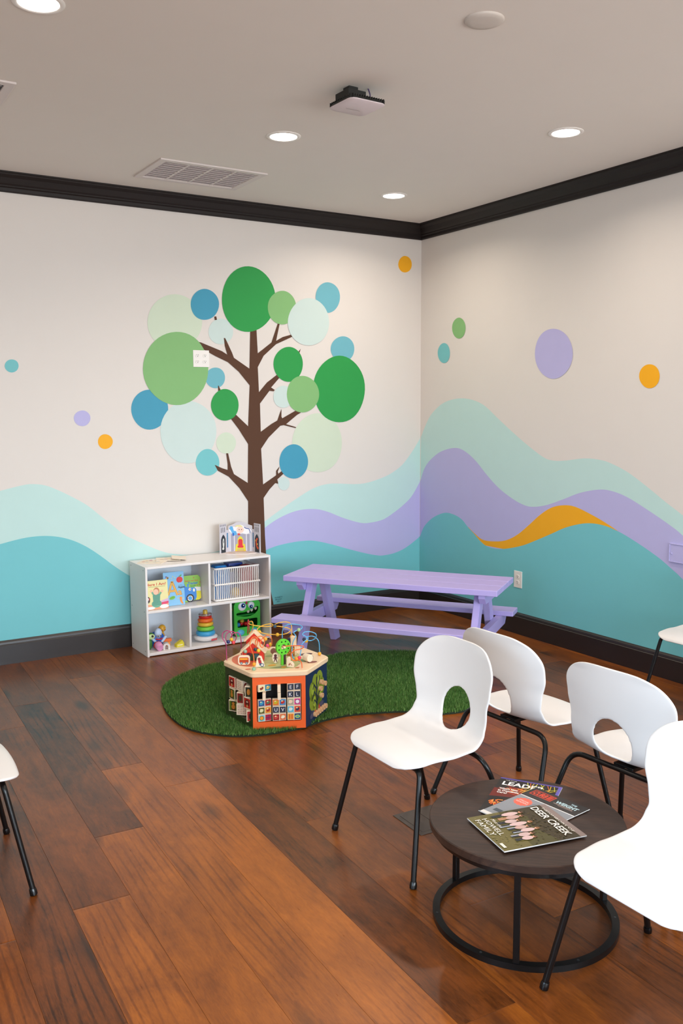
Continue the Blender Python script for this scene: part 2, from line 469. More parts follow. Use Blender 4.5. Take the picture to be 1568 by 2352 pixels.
# crown moulding and baseboards, mitred in the corner
def run(name, prof, wall, m, far, end2=None):
    k = len(prof); vs = []
    for (o, z) in prof:
        if wall == 'L': vs += [(far, -o, z), (-o, -o, z)]
        else: vs += [(-o, -o, z), (-o, far, z)]
    fs = [[2 * i, 2 * i + 1, 2 * ((i + 1) % k) + 1, 2 * ((i + 1) % k)] for i in range(k)]
    fs += [[2 * i for i in range(k)][::-1], [2 * i + 1 for i in range(k)]]
    return struct(MB().add(vs, fs).build(name, m))
CR = [(0, H - .116), (.013, H - .116), (.017, H - .108), (.018, H - .090), (.026, H - .083), (.026, H - .076), (.034, H - .066), (.052, H - .034), (.070, H - .018), (.074, H - .010), (.084, H - .008), (.084, H), (0, H)]
BB = [(0, 0), (.020, 0), (.020, .130), (.0165, .134), (.0165, .138), (.014, .150), (.008, .158), (.006, .162), (0, .162)]
run('trim_1', CR, 'L', CROWNX, ROOM_X0); run('trim_2', CR, 'R', CROWNY, RET_Y)
run('baseboard_left', BB, 'L', TRIMW, ROOM_X0); run('baseboard_right', BB, 'R', TRIMY, RET_Y)

# ------------------------------------------------------------------ mural (flat paint on the two walls)
def paint(c): return mat('wall_paint_' + c.lstrip('#'), c, 0.52, 0.22, 0.02, 8, bump=0.10, bscale=260)
PALE, TEAL, LAV = paint('#bfdfdb'), paint('#76c4cb'), paint('#b9b6e2')
YEL, DGRN, MGRN, PGRN = paint('#f2ae22'), paint('#2f9a4c'), paint('#84b878'), paint('#cddcc6')
BLU, SKY, AQUA, TDOT, BRN = paint('#479bb8'), paint('#6fb3c2'), paint('#c9dcd8'), paint('#76c2c6'), paint('#563826')
def onwall(wall, pts, layer):
    d = 0.0004 + 0.0004 * layer
    return [(aty(px, py, -d) if wall is wall_left else atx(px, py, -d)) for px, py in pts]
def daub(name, wall, pts, m, layer):
    P = onwall(wall, pts, layer)
    P2 = [Vector((p.x, p.z, 0)) if wall is wall_left else Vector((-p.y, p.z, 0)) for p in P]
    tri = [list(t) for t in tessellate_polygon([P2])]
    o = MB().add(P, tri).build(name, m, wall)
    n = Vector((0, -1, 0)) if wall is wall_left else Vector((-1, 0, 0))
    bm = bmesh.new(); bm.from_mesh(o.data)
    for f in bm.faces:
        if f.normal.dot(n) < 0: f.normal_flip()
    bm.to_mesh(o.data); bm.free()
    return o
def hill(wall, edge, m, layer, zb=0.16):
    """edge: pixels along the wavy top, continued past the frame; filled down to the baseboard"""
    e = [(p.x, p.y) for p in catmull([Vector((a, b, 0)) for a, b in edge], 6)]
    P = onwall(wall, e, layer)
    d = 0.0004 + 0.0004 * layer
    vs, fs = [], []
    for p in P:
        q = p.copy(); q.z = zb
        if wall is wall_left: p.y = q.y = -d; p.x = min(p.x, -.0005); q.x = p.x
        else: p.x = q.x = -d; p.y = min(p.y, -.0005); q.y = p.y
        if p.z < zb: p.z = zb + 0.001
        vs += [q, p]
    for i in range(len(P) - 1): fs.append([2 * i, 2 * i + 2, 2 * i + 3, 2 * i + 1])
    return MB().add(vs, fs).build('painted_hill', m, wall)
LP = [(-1599, 1335), (-1275, 1266), (-972, 1290), (-680, 1330), (-420, 1290), (-250, 1235), (-120, 1165), (-50, 1140), (0, 1127.6), (33, 1119), (60, 1113), (76, 1112), (99.5, 1114), (123, 1121.6), (159, 1138), (199, 1160), (232, 1186), (259, 1207), (285, 1228), (318, 1244), (365, 1264), (398, 1272), (450, 1274), (500, 1266), (540, 1248), (575, 1224), (610, 1196), (643.6, 1171), (682, 1144.5), (720, 1121.5), (758, 1111), (816, 1112), (846, 1108), (880, 1096.3), (902, 1084.6), (924, 1067), (946, 1037.6), (967.5, 1002)]
LV = [(470, 1330), (520, 1290), (570, 1245), (609, 1211.5), (643.6, 1188.5), (682, 1173), (720, 1169), (750.7, 1175), (789, 1190), (827, 1200.7), (850, 1200.5), (880, 1193), (906, 1176), (928, 1158), (946, 1138.5), (967, 1101)]
LT = [(-1573, 1523), (-1254, 1436), (-957, 1450), (-660, 1440), (-420, 1400), (-250, 1345), (-120, 1290), (-50, 1264), (0, 1250), (33, 1241), (66, 1234), (99.5, 1231), (133, 1233), (166, 1241), (199, 1256), (232, 1277.5), (265, 1302), (298.5, 1323), (350, 1350), (420, 1362), (490, 1342), (550, 1302), (590, 1275), (610.5, 1263.7), (629, 1256), (644, 1251.5), (667, 1246.5), (690, 1243), (720, 1242), (760, 1250), (800, 1261), (840, 1271), (866, 1275.5), (880, 1275.6), (906, 1270), (932.7, 1257), (966, 1231)]
hill(wall_left, LP, PALE, 0); hill(wall_left, LV, LAV, 1); hill(wall_left, LT, TEAL, 2)
RP = [(966.5, 1004), (976.5, 978), (990, 952), (1011.6, 930), (1033.6, 919), (1060, 915), (1086, 919), (1112.6, 932), (1143, 961), (1178, 993.7), (1213.5, 1024.5), (1248.6, 1050.8), (1270.5, 1058), (1297, 1058), (1340.7, 1053), (1376, 1056), (1406.5, 1066), (1446, 1088), (1494, 1125), (1529, 1154), (1568, 1184.6), (1640, 1250), (1760, 1370), (1900, 1540), (2000, 1720)]
RV = [(965, 1105), (974, 1077), (987.5, 1057), (1011.6, 1037.6), (1042, 1029), (1064, 1034.5), (1090.6, 1057), (1117, 1090), (1143, 1119), (1169.6, 1140.7), (1196, 1157), (1220, 1164), (1253, 1160.5), (1292.5, 1147), (1332, 1132), (1376, 1124.5), (1406.5, 1128.5), (1441.7, 1143), (1494, 1176), (1538, 1206.5), (1568, 1230.7), (1640, 1300), (1740, 1410), (1850, 1560)]
RY = [(1075, 1210), (1088.4, 1224), (1108, 1239.5), (1134.5, 1243.4), (1161, 1241), (1187, 1228.5), (1213.5, 1206.5), (1240, 1182.4), (1266, 1166), (1292.5, 1160.5), (1319, 1163.5), (1354, 1180), (1389, 1200), (1424, 1224), (1440, 1240)]
RTL = [(964, 1233), (974, 1209), (994, 1189), (1020.4, 1178), (1042, 1182), (1060, 1193), (1073, 1209), (1088.4, 1226), (1104, 1244), (1121, 1256), (1152, 1261), (1196, 1254), (1231, 1241), (1266, 1226), (1301, 1211), (1345, 1202), (1384.6, 1206.5), (1424, 1223), (1468, 1250), (1512, 1281), (1542.6, 1307.5), (1568, 1331.6), (1640, 1410), (1720, 1520), (1800, 1650)]
hill(wall_right, RP, PALE, 0); hill(wall_right, RV, LAV, 1); hill(wall_right, RY, YEL, 2, 0.62); hill(wall_right, RTL, TEAL, 3)

def tc(x, y): return (280 + x / 2.6133, 580 + y / 2.6133)
trunk = [(770, 440), (806, 440), (815, 605), (897, 540), (910, 500), (935, 425), (947, 425), (925, 530), (965, 507), (1025, 490), (1030, 502), (925, 550), (850, 620), (815, 688),
         (822, 838), (870, 780), (928, 735), (960, 715), (970, 735), (942, 755), (895, 810), (917, 825), (910, 833), (885, 830), (828, 907), (833, 1076), (895, 1030), (932, 1008), (945, 970), (957, 938), (957, 985), (962, 995), (1040, 950), (1085, 925), (1072, 962), (1050, 975), (985, 1030), (1045, 1048), (1042, 1054), (970, 1036), (950, 1040), (880, 1110), (835, 1178),
         (847, 1392), (925, 1337), (925, 1310), (945, 1284), (943, 1295), (935, 1315), (938, 1328), (960, 1310), (1000, 1285), (1005, 1300), (965, 1332), (932, 1362), (938, 1388), (920, 1384), (885, 1422), (850, 1473), (858, 1699), (866, 1830), (882, 1975), (908, 2105), (912, 2135), (700, 2135), (718, 2040), (742, 1880), (757, 1699),
         (757, 1493), (705, 1415), (640, 1345), (575, 1310), (556, 1274), (600, 1294), (634, 1305), (634, 1270), (625, 1205), (637, 1205), (655, 1285), (672, 1330), (755, 1383), (757, 1150), (700, 1060), (655, 1000), (620, 950), (650, 940), (683, 972), (757, 1043), (766, 797), (700, 715), (635, 658), (560, 622), (490, 582), (455, 535), (475, 540), (600, 592), (632, 613), (617, 560), (611, 513), (619, 513), (630, 535), (660, 600), (672, 632), (765, 697)]
daub('painted_tree', wall_left, [tc(*p) for p in trunk], BRN, 5)
for tw in ([(1055, 600), (1073, 577), (1064, 605)], [(577, 830), (576, 800), (580, 798), (594, 830)], [(553, 385), (566, 383), (570, 404), (557, 406)]):
    daub('painted_twig', wall_left, [tc(*p) for p in tw], BRN, 5)
DOTS = [(316, 415, 164, 163, PGRN, 3), (497, 312, 85, 93, BLU, 6), (759, 280, 161, 197, DGRN, 6), (960, 331, 85, 101, MGRN, 7), (1235, 270, 73, 92, SKY, 6), (1120, 417, 124, 142, AQUA, 8), (593, 474, 74, 77, AQUA, 3),
        (167, 942, 111, 120, BLU, 3), (398, 1078, 168, 188, AQUA, 4), (560, 752, 59, 62, SKY, 4), (324, 695, 196, 220, MGRN, 6), (1324, 579, 71, 76, SKY, 4), (1172, 1143, 149, 177, PGRN, 3), (1303, 821, 155, 200, DGRN, 6), (968, 866, 60, 66, AQUA, 6), (1085, 850, 97, 110, MGRN, 7),
        (998, 671, 88, 105, DGRN, 6), (618, 915, 83, 95, DGRN, 6), (625, 1144, 59, 64, PGRN, 3), (514, 1260, 71, 80, TDOT, 4.5), (1030, 1255, 86, 103, BLU, 6), (971, 1387, 35, 40, AQUA, 4)]
def egg(cx, cy, rx, ry, sd=0, n=44):
    rr = random.Random(sd); a1, a2 = rr.uniform(0, 6.28), rr.uniform(0, 6.28)
    return [(cx + rx * (1 + .012 * math.cos(3 * t + a1)) * math.cos(t), cy + ry * (1 + .012 * math.cos(3 * t + a2)) * math.sin(t)) for t in [2 * PI * i / n for i in range(n)]]
for i, (x, y, rx, ry, m, l) in enumerate(DOTS):
    c = tc(x, y); daub('painted_circle', wall_left, egg(c[0], c[1], rx / 2.6133, ry / 2.6133, i), m, l)
for i, (x, y, rx, ry, m) in enumerate([(26.9, 840.4, 16, 15, TDOT), (188.6, 960.8, 19, 18, LAV), (241.8, 1014.3, 17, 17, YEL), (930, 607, 15.5, 19, YEL)]):
    daub('painted_circle', wall_left, egg(x, y, rx, ry, 50 + i), m, 3)
for i, (x, y, rx, ry, m) in enumerate([(1053.3, 753.7, 15.4, 24, MGRN), (1019, 811, 14, 23, TDOT), (1271, 812, 43.5, 57.5, LAV), (1491, 864, 23.5, 27.6, YEL)]):
    daub('painted_circle', wall_right, egg(x, y, rx, ry, 60 + i), m, 4)
sg = Print((aty(631, 1376).x, 0, aty(631, 1376).z), (1, 0, 0), (0, 0, 1), base=0.002)
for i, s in enumerate(('ELIZABETH', 'BRADLEY', '- 2021 -')):
    sg.text(s, 0.0 + 0.004 * i, 0.006 - 0.0165 * i, 0.016, ink('#1d4f58'), width=(0.066, 0.058, 0.046)[i], ang=0.0)
sg.build('mural_signature', wall_left)

# ------------------------------------------------------------------ ceiling fittings
GLOW = mat('lamp_diffuser', '#ffffff', 0.6, emit=((1.0, 0.93, 0.86), 9.0))
def downlight(x, y, label):
    t = thing('ceiling_downlight', label, 'ceiling light', (x, y, H), 0, 'recessed ceiling lamps')
    MB().lathe([(0.096, 0.0), (0.096, -0.003), (0.090, -0.006), (0.079, -0.0065), (0.075, -0.004), (0.075, -0.0005), (0.096, 0.0)], 40).build('trim_ring', WHITEP, t, 50)
    MB().lathe([(0.0001, -0.0045), (0.074, -0.0035), (0.074, -0.001)], 32).build('diffuser', GLOW, t, 40)
    L = bpy.data.lights.new('lamp_beam', 'AREA'); L.shape = 'DISK'; L.size = 0.14; L.energy = LAMP_POWER; L.color = LAMP_COL
    L.spread = math.radians(150)
    lo = bpy.data.objects.new('lamp_beam', L); COL.objects.link(lo); lo.parent = t; lo.location = (0, 0, -0.012)
    return t
for x, y, s in [(-0.824, -0.774, 'round recessed ceiling lamp over the lilac picnic table corner'), (-2.157, -1.614, 'round recessed ceiling lamp beside the large slotted ceiling vent'),
                (-0.866, -2.469, 'round recessed ceiling lamp near the dark crown of the lilac-dotted wall'), (-3.713, -2.612, 'round recessed ceiling lamp next to the small louvred vent')]:
    downlight(x, y, s)
for x, y in [(-2.2, -4.4), (-0.9, -4.2), (-5.2, -1.4), (-5.3, -4.2), (-3.7, -5.6), (-1.5, -6.6), (-5.2, -7.0)]:
    downlight(x, y, 'round recessed ceiling lamp in the seating half of the room')

# big supply vent: frame, four louvred bays
def vent(label, x0, x1, y0, y1, bays, m, slatm, nslat=9, frame=0.045):
    t = thing('ceiling_vent', label, 'vent', ((x0 + x1) / 2, (y0 + y1) / 2, H)); hx, hy = (x1 - x0) / 2, (y1 - y0) / 2
    mb = MB(); z = -0.005
    for s in (-1, 1):
        mb.box((0, s * (hy - frame / 2), z), (2 * hx, frame, 0.01), 0.002); mb.box((s * (hx - frame / 2), 0, z), (frame, 2 * (hy - frame), 0.01), 0.002)
    mb.build('frame', m, t)
    MB().box((0, 0, -0.0015), (2 * hx - 2 * frame, 2 * hy - 2 * frame, 0.002)).build('backing', slatm, t)
    iw = (2 * hx - 2 * frame); bw = iw / bays
    for b in range(1, bays): MB().box((-iw / 2 + b * bw, 0, -0.004), (0.016, 2 * hy - 2 * frame, 0.008), 0.001).build('mullion', m, t)
    for b in range(bays):
        mb = MB()
        for k in range(nslat):
            yy = -hy + frame + (2 * hy - 2 * frame) * (k + 0.5) / nslat
            mb.box((-iw / 2 + (b + .5) * bw, yy, -0.0045), (bw - 0.02, (2 * hy - 2 * frame) / nslat * 0.62, 0.0016), rot=rotm('X', 28))
        mb.build('louvre_bay', m, t)
    return t
VW = mat('vent_white', '#d9d2cf', 0.5, 0.4)
vent('large white four-bay ceiling vent close to the left crown moulding', -2.585, -1.868, -0.862, -0.366, 4, VW, mat('vent_grey', '#cdc6c8', 0.6))
vent('small white louvred ceiling vent with dark slots by the frame-side wall', -4.05, -3.60, -1.72, -1.33, 2, VW, mat('vent_dark', '#3c3a3d', 0.6), 7)

# flush cover plate
tag(MB().lathe([(0.077, 0), (0.077, -0.004), (0.072, -0.009), (0.05, -0.012), (0.0001, -0.013)], 40).build('ceiling_cover_plate', mat('cover_white', '#cfc8c0', 0.6, 0.4), None, 45, loc=(atz(1112, 45, H).x, atz(1112, 45, H).y, H)),
    'plain round white cover plate set flush in the ceiling', 'cover plate')

# wireless access point
ap = thing('wireless_access_point', 'square white wireless access point hung under the ceiling by a dark bracket', 'access point', (-2.215, -2.455, H), math.radians(2))
def rsq(h, r, n=6):
    out = []
    for cx, cy, a0 in ((h - r, h - r, 0), (-h + r, h - r, 90), (-h + r, -h + r, 180), (h - r, -h + r, 270)):
        for i in range(n + 1): a = math.radians(a0 + 90 * i / n); out.append((cx + r * math.cos(a), cy + r * math.sin(a)))
    return out
def stack(mb, secs, m=None):
    k = len(secs[0][0]); vs, fs = [], []
    for poly, z in secs: vs += [(p[0], p[1], z) for p in poly]
    for j in range(len(secs) - 1): fs += [[j * k + i, j * k + (i + 1) % k, (j + 1) * k + (i + 1) % k, (j + 1) * k + i] for i in range(k)]
    fs += [list(range(k))[::-1], [(len(secs) - 1) * k + i for i in range(k)]]
    return mb.add(vs, fs, None, m)
stack(MB(), [(rsq(.094, .028), -.088), (rsq(.101, .032), -.084), (rsq(.101, .032), -.080)]).build('cover', mat('ap_white', '#d8ccd0', 0.5, 0.4), ap, 40)
stack(MB(), [(rsq(.099, .031), -.080), (rsq(.097, .03), -.070), (rsq(.080, .025), -.056)]).build('heat_sink', DARKP, ap, 40)
mb = MB()
for i in range(14):
    x = -.085 + .17 * i / 13
    for s in (-1, 1): mb.box((x, s * .091, -.069), (.004, .012, .018)); mb.box((s * .091, x, -.069), (.012, .004, .018))
mb.build('cooling_fin', DARKP, ap)
MB().box((-.03, .01, -.040), (.10, .11, .034), .002).box((-.03, .01, -.012), (.05, .05, .024)).build('mount_bracket', DARKP, ap)
MB().tube(catmull([(.045, -.03, -.058), (.05, -.035, -.03), (.042, -.03, -.002)], 6), .003, 6).tube(catmull([(.052, -.02, -.058), (.062, -.02, -.03), (.045, -.028, -.002)], 6), .003, 6).build('cable', mat('purple_cable', '#4a3a66', 0.5), ap)
pr = Print((0, 0, -.0885), (1, 0, 0), (0, -1, 0)); pr.rect(-.045, -.03, .035, -.027, ink('#8f8589')); pr.build('logo_mark', ap)

# ------------------------------------------------------------------ wall plates
def receptacle(mb, x, z, m, md):
    """one outlet face in the plate's own (x, z) plane, facing -y"""
    M = Matrix.Translation((x, -.006, z)) @ rotm('X', 90)
    mb.prism([(.016 * math.cos(a), max(-.0125, min(.0125, .0165 * math.sin(a)))) for a in [2 * PI * i / 24 for i in range(24)]], -.001, .003, M, m)
    for dx in (-.006, .006): mb.box((x + dx, -.0093, z + .004), (.002, .0012, .007), m=md)
    mb.box((x, -.0093, z - .006), (.0045, .0012, .0045), m=md)
SLOT = mat('slot_shadow', '#2c2724', 0.6)
p = thing('outlet_plate', 'white four-socket outlet plate on the mid-green circle of the painted tree', 'outlet', (-1.99, 0, 2.055))
MB().box((0, -.003, 0), (.125, .006, .121), .002).build('plate', WHITEP, p)
for x in (-.029, .029):
    for z in (-.022, .022):
        mb = MB(); receptacle(mb, x, z, WHITEP, SLOT); mb.build('socket', None, p, 40)
p = thing('outlet_plate', 'white two-socket outlet plate on the teal wall beside the picnic table', 'outlet', (0, -1.2315, .412), math.radians(-90))
MB().box((0, -.003, 0), (.085, .006, .126), .002).build('plate', WHITEP, p)
for z in (-.022, .022):
    mb = MB(); receptacle(mb, 0, z, WHITEP, SLOT); mb.build('socket', None, p, 40)
p = thing('access_panel', 'flat access panel painted lavender like the wall hill around it', 'access panel', (0, -2.70, .80), math.radians(-90))
MB().box((0, -.004, 0), (.24, .008, .105), .002).build('door', LAV, p)
mb = MB()
for s in (-1, 1): mb.box((s * .122, -.006, 0), (.006, .012, .115), .002); mb.box((0, -.006, s * .055), (.25, .012, .006), .002)
mb.build('frame', LAV, p)
MB().sphere((-.105, -.010, -.005), .005).build('latch', LAV, p, 60)

# ------------------------------------------------------------------ chairs
def smooth(a, b, x):
    t = max(0.0, min(1.0, (x - a) / (b - a))); return t * t * (3 - 2 * t)
def interp(tab, x):
    if x <= tab[0][0]: return tab[0][1]
    for (x0, y0), (x1, y1) in zip(tab[:-1], tab[1:]):
        if x <= x1: return y0 + (y1 - y0) * smooth(x0, x1, x)
    return tab[-1][1]
def chair_shell():
    prof = catmull([Vector(p) for p in [(.243, .398, 0), (.232, .413, 0), (.20, .425, 0), (.13, .431, 0), (.05, .427, 0), (-.03, .423, 0), (-.09, .428, 0), (-.132, .447, 0), (-.158, .485, 0), (-.169, .54, 0), (-.175, .62, 0), (-.181, .70, 0), (-.189, .785, 0)]], 12)
    ln = [0.0]
    for a, b in zip(prof[:-1], prof[1:]): ln.append(ln[-1] + (b - a).length)
    TT = ln[-1]
    def at(t):
        t = max(0, min(TT, t))
        for i in range(len(ln) - 1):
            if t <= ln[i + 1]:
                k = (t - ln[i]) / (ln[i + 1] - ln[i]); return prof[i].lerp(prof[i + 1], k), (prof[i + 1] - prof[i]).normalized()
        return prof[-1], (prof[-1] - prof[-2]).normalized()
    wt = [(0, .210), (.10, .224), (.2, .232), (.30, .230), (.38, .222), (.44, .216), (.50, .221), (.58, .238), (.66, .250), (TT, .250)]
    def half(t):
        w = interp(wt, t); r0, r1 = .085, .175
        if t < r0: w -= r0 - math.sqrt(max(0, r0 * r0 - (r0 - t) ** 2))
        if t > TT - r1: w = .045 + (w - .045) * max(0.0, 1 - ((t - TT + r1) / r1) ** 2.5) ** (1 / 2.3)
        return w
    nd = [(0, -.014), (.08, -.010), (.2, -.004), (.30, .006), (.42, .040), (.55, .055), (.70, .050), (TT, .034)]
    nu, nv = 36, 90
    th, ra, rt = .460, .083, .090                      # oval hole in the lower back
    ts = []
    for j in range(nv + 1):
        v = j / nv; ts.append(TT * (v - 0.5 * math.sin(2 * PI * v) / (2 * PI)))
    A = [[(2 * i / nu - 1) * half(t) for i in range(nu + 1)] for t in ts]
    Tm = [[t] * (nu + 1) for t in ts]
    def rho(a, t): return math.hypot(a / ra, (t - th) / rt)
    keep, dele = set(), set()
    for j in range(nv):
        for i in range(nu):
            ca = sum(A[jj][ii] for jj in (j, j + 1) for ii in (i, i + 1)) / 4; ct = (ts[j] + ts[j + 1]) / 2
            (keep if rho(ca, ct) > 1 else dele).add((i, j))
    kv = {(i + a, j + b) for i, j in keep for a in (0, 1) for b in (0, 1)}; dv = {(i + a, j + b) for i, j in dele for a in (0, 1) for b in (0, 1)}
    for (i, j) in kv & dv:
        a, t = A[j][i], Tm[j][i]; r = rho(a, t); A[j][i] = a / r; Tm[j][i] = th + (t - th) / r
    for (i, j) in kv - dv:                               # spread the ring of cells next to the hole
        a, t = A[j][i], Tm[j][i]; r = rho(a, t)
        if r < 1.5: k = 1 + (r - 1) * 0.8 + 0.1 * (1.5 - r) * 2; A[j][i] = a * k / r; Tm[j][i] = th + (t - th) * k / r
    idx, vs = {}, []
    for (i, j) in sorted(kv):
        a, t = A[j][i], Tm[j][i]; p, d = at(t)
        n = Vector((d.y, -d.x, 0))                       # points up on the seat, forward on the back
        if n.y < 0 and abs(n.y) > abs(n.x): n = -n
        if abs(n.x) >= abs(n.y) and n.x < 0: n = -n
        w = interp(wt, t); q = p + n * interp(nd, t) * (a / w) ** 2
        idx[(i, j)] = len(vs); vs.append(Vector((q.x, a, q.y)))
    fs = [[idx[(i, j)], idx[(i + 1, j)], idx[(i + 1, j + 1)], idx[(i, j + 1)]] for i, j in sorted(keep)]
    return MB().add(vs, fs)
def bend_path(pts, r=0.05, n=7):
    out = [Vector(pts[0])]
    for a, b, c in zip(pts[:-2], pts[1:-1], pts[2:]):
        a, b, c = Vector(a), Vector(b), Vector(c); p = b + (a - b).normalized() * r; q = b + (c - b).normalized() * r
        for i in range(n + 1): t = i / n; out.append(p * (1 - t) ** 2 + b * 2 * t * (1 - t) + q * t * t)
    out.append(Vector(pts[-1])); return out
def make_chair(label, loc, rz):
    t = thing('shell_chair', label, 'chair', loc, rz, 'white shell chairs on black legs')
    sh = chair_shell().build('shell', SHELLM, t, 180)
    for f in sh.data.polygons: f.use_smooth = True
    sd = sh.modifiers.new('thickness', 'SOLIDIFY'); sd.thickness = 0.009; sd.offset = 0.0; sd.use_rim = True
    sb = sh.modifiers.new('round', 'SUBSURF'); sb.levels = 1; sb.render_levels = 1
    for s in (-1, 1):
        for (fx, fy, bx, by, bz, br) in ((.25, .268, .175, .205, .396, .03), (-.245, .30, -.10, .232, .392, .062)):
            path = bend_path([(fx, s * fy, .004), (bx, s * by, bz), (bx, s * .06, bz)], br)
            lg = MB().tube(path, .0102, 12).build('leg', BLACK, t, 60)
            d = (Vector((bx, s * by, bz)) - Vector((fx, s * fy, 0))).normalized()
            M = Matrix.Translation((fx, s * fy, 0)) @ d.to_track_quat('Z', 'Y').to_matrix().to_4x4()
            MB().lathe([(.009, .0), (.0132, .003), (.0138, .012), (.0125, .022), (.0112, .026), (.0104, .026)], 16, M).build('foot_cap', RUBBER, lg, 50)
    for (bx, bz) in ((.175, .396), (-.10, .392)):
        MB().tube([(bx, -.062, bz), (bx, .062, bz)], .0102, 12).build('cross_bar', BLACK, t, 60)
    MB().box((.037, 0, .404), (.26, .085, .008), .002).box((.037, .03, .397), (.27, .018, .012), .002).box((.037, -.03, .397), (.27, .018, .012), .002).build('mounting_plate', BLACK, t)
    return t
ch1 = make_chair('white shell chair between the coffee table and the grass rug, seat facing open floor', (-2.572, -3.482, 0), PI)
copy_thing(ch1, 'white shell chair backing onto the chair beside the rug, seen from behind', (-2.02, -3.443, 0), math.radians(2))
copy_thing(ch1, 'white shell chair seen from behind right across the coffee table', (-2.02, -4.055, 0), math.radians(3))
copy_thing(ch1, 'white shell chair overlapping the round tabletop with its front seat corner', (-2.576, -4.668, 0), PI)
copy_thing(ch1, 'white shell chair alone on the open floor, only its front seat edge showing', (-4.212, -2.795, 0), math.radians(-1.9))
copy_thing(ch1, 'white shell chair standing against the teal wall, only a seat corner showing', (-.265, -3.09, 0), PI)
copy_thing(ch1, 'white shell chair hidden behind the tabletop chair, only a foot showing', (-1.99, -4.70, 0), 0)

# ------------------------------------------------------------------ coffee table
TC = (-2.608, -4.087)
TOPW = wood('walnut_laminate', '#190f0c', '#35231a', '#573c2d', rough=0.48, axis='X', tone=0.5, knots=False, contrast=1.0, scale=1.6)
t = thing('coffee_table', 'low round dark walnut coffee table on a black ring base', 'table', (TC[0], TC[1], 0), math.radians(-40))
MB().lathe([(0.0001, .318), (.313, .318), (.319, .321), (.319, .343), (.316, .346), (0.0001, .346)], 96).build('tabletop', TOPW, t, 40)
def flat_ring(r0, r1, z0, z1): return MB().lathe([(r0, z0), (r1, z0), (r1, z1), (r0, z1), (r0, z0)], 96)
flat_ring(.282, .306, .0, .020).build('base_ring', BLACK, t, 40)
flat_ring(.282, .304, .300, .318).build('upper_ring', BLACK, t, 40)
for a in (-138, -18, 102):
    an = math.radians(a + 40); M = Matrix.Rotation(an, 4, 'Z')
    MB().add(*bevel_box(.018, .020, .282, .002), Matrix.Translation(M @ Vector((.293, 0, .160))) @ M).build('leg', BLACK, t)
for a in (-160, -100, -40, 20, 60, 150):
    an = math.radians(a + 40); MB().lathe([(.004, .0200), (.004, .0212), (.0001, .0216)], 10, Matrix.Translation((.294 * math.cos(an), .294 * math.sin(an), 0))).build('screw', mat('steel_screw', '#55585a', .35, metal=.8), t)

# ------------------------------------------------------------------ magazines
def magazine(name, label, c0, u, v, w, h, z, th, page='#e9e6e2'):
    """c0 bottom-left corner, u reading direction, v up the cover"""
    u = Vector((u[0], u[1], 0)).normalized(); v = Vector((-u.y, u.x, 0))
    o = thing(name, label, 'magazine', (c0[0], c0[1], z), math.atan2(u.y, u.x), 'magazines on the coffee table')
    MB().box((w / 2, h / 2, th / 2), (w, h, th), .0006).build('pages', mat('paper_edge', page, .6), o)
    return o, Print((0, 0, th), (1, 0, 0), (0, 1, 0), step=.000008, base=.0002)
rm = random.Random(11)
# LEADER
w, h = .222, .300
o, p = magazine('magazine', 'black and red magazine with a purple border lying undermost on the coffee table', (-2.709, -3.964), (.124, -.187), None, w, h, .3462, .003)
p.rect(0, 0, w, h, ink('#1d1613')); p.rect(0, h - .010, w, h, ink('#5a4b9c')); p.rect(w - .012, 0, w, h, ink('#6a5fb5'))
p.poly([(0, .205), (.06, .195), (.10, .175), (.15, .17), (.15, .15), (.05, .14), (0, .13)], ink('#6d1d10'))
for i in range(16):
    x = rm.uniform(0, .08); y = rm.uniform(.18, .235); p.line([(x, y), (x + .05, y + rm.uniform(-.03, .02)), (x + .11, y + rm.uniform(-.04, .03))], .003, ink(rm.choice(['#d2461c', '#a3240f', '#e8742a', '#f0a04a'])))
for i in range(70):
    a = rm.uniform(0, 6.28); r = rm.uniform(0, 1) ** .5; p.ell(.060 + .048 * r * math.cos(a), .085 + .028 * r * math.sin(a), rm.uniform(.004, .010), .003, ink(rm.choice(['#e4521c', '#f08030', '#c93a14', '#f5a050'])), 8, rm.uniform(0, 3))
for i in range(9):
    x = .10 + .012 * i; p.line([(x, h - .012), (x + rm.uniform(-.01, .02), h - .05), (x + rm.uniform(-.05, .04), h - .105)], .0028, ink(rm.choice(['#c9c23c', '#d8b13a', '#e8dc60', '#d86a28'])))
p.line([(.125, .21), (.19, .255), (.212, .262)], .003, ink('#c2c14a')); p.line([(.13, .20), (.195, .245), (.212, .25)], .002, ink('#d8b13a'))
p.text('THE EDGE', .022, h - .024, .009, ink('#e8e4e0')); p.text('LEADER', .018, h - .063, .044, ink('#f4f2f0'), width=.150, bold=.0012)
for i, s in enumerate(("What's New", 'in Dementia', 'Care?')): p.text(s, .018, .198 - .017 * i, .017, ink('#f0ece8'), width=(.068, .074, .036)[i], bold=.0006)
p.rect(.05, .010, .083, .045, ink('#f3efe9')); p.line([(.062, .045), (.062, .062)], .004, ink('#d9c08a')); p.line([(.074, .045), (.074, .060)], .004, ink('#d9c08a'))
p.build('cover_print', o)
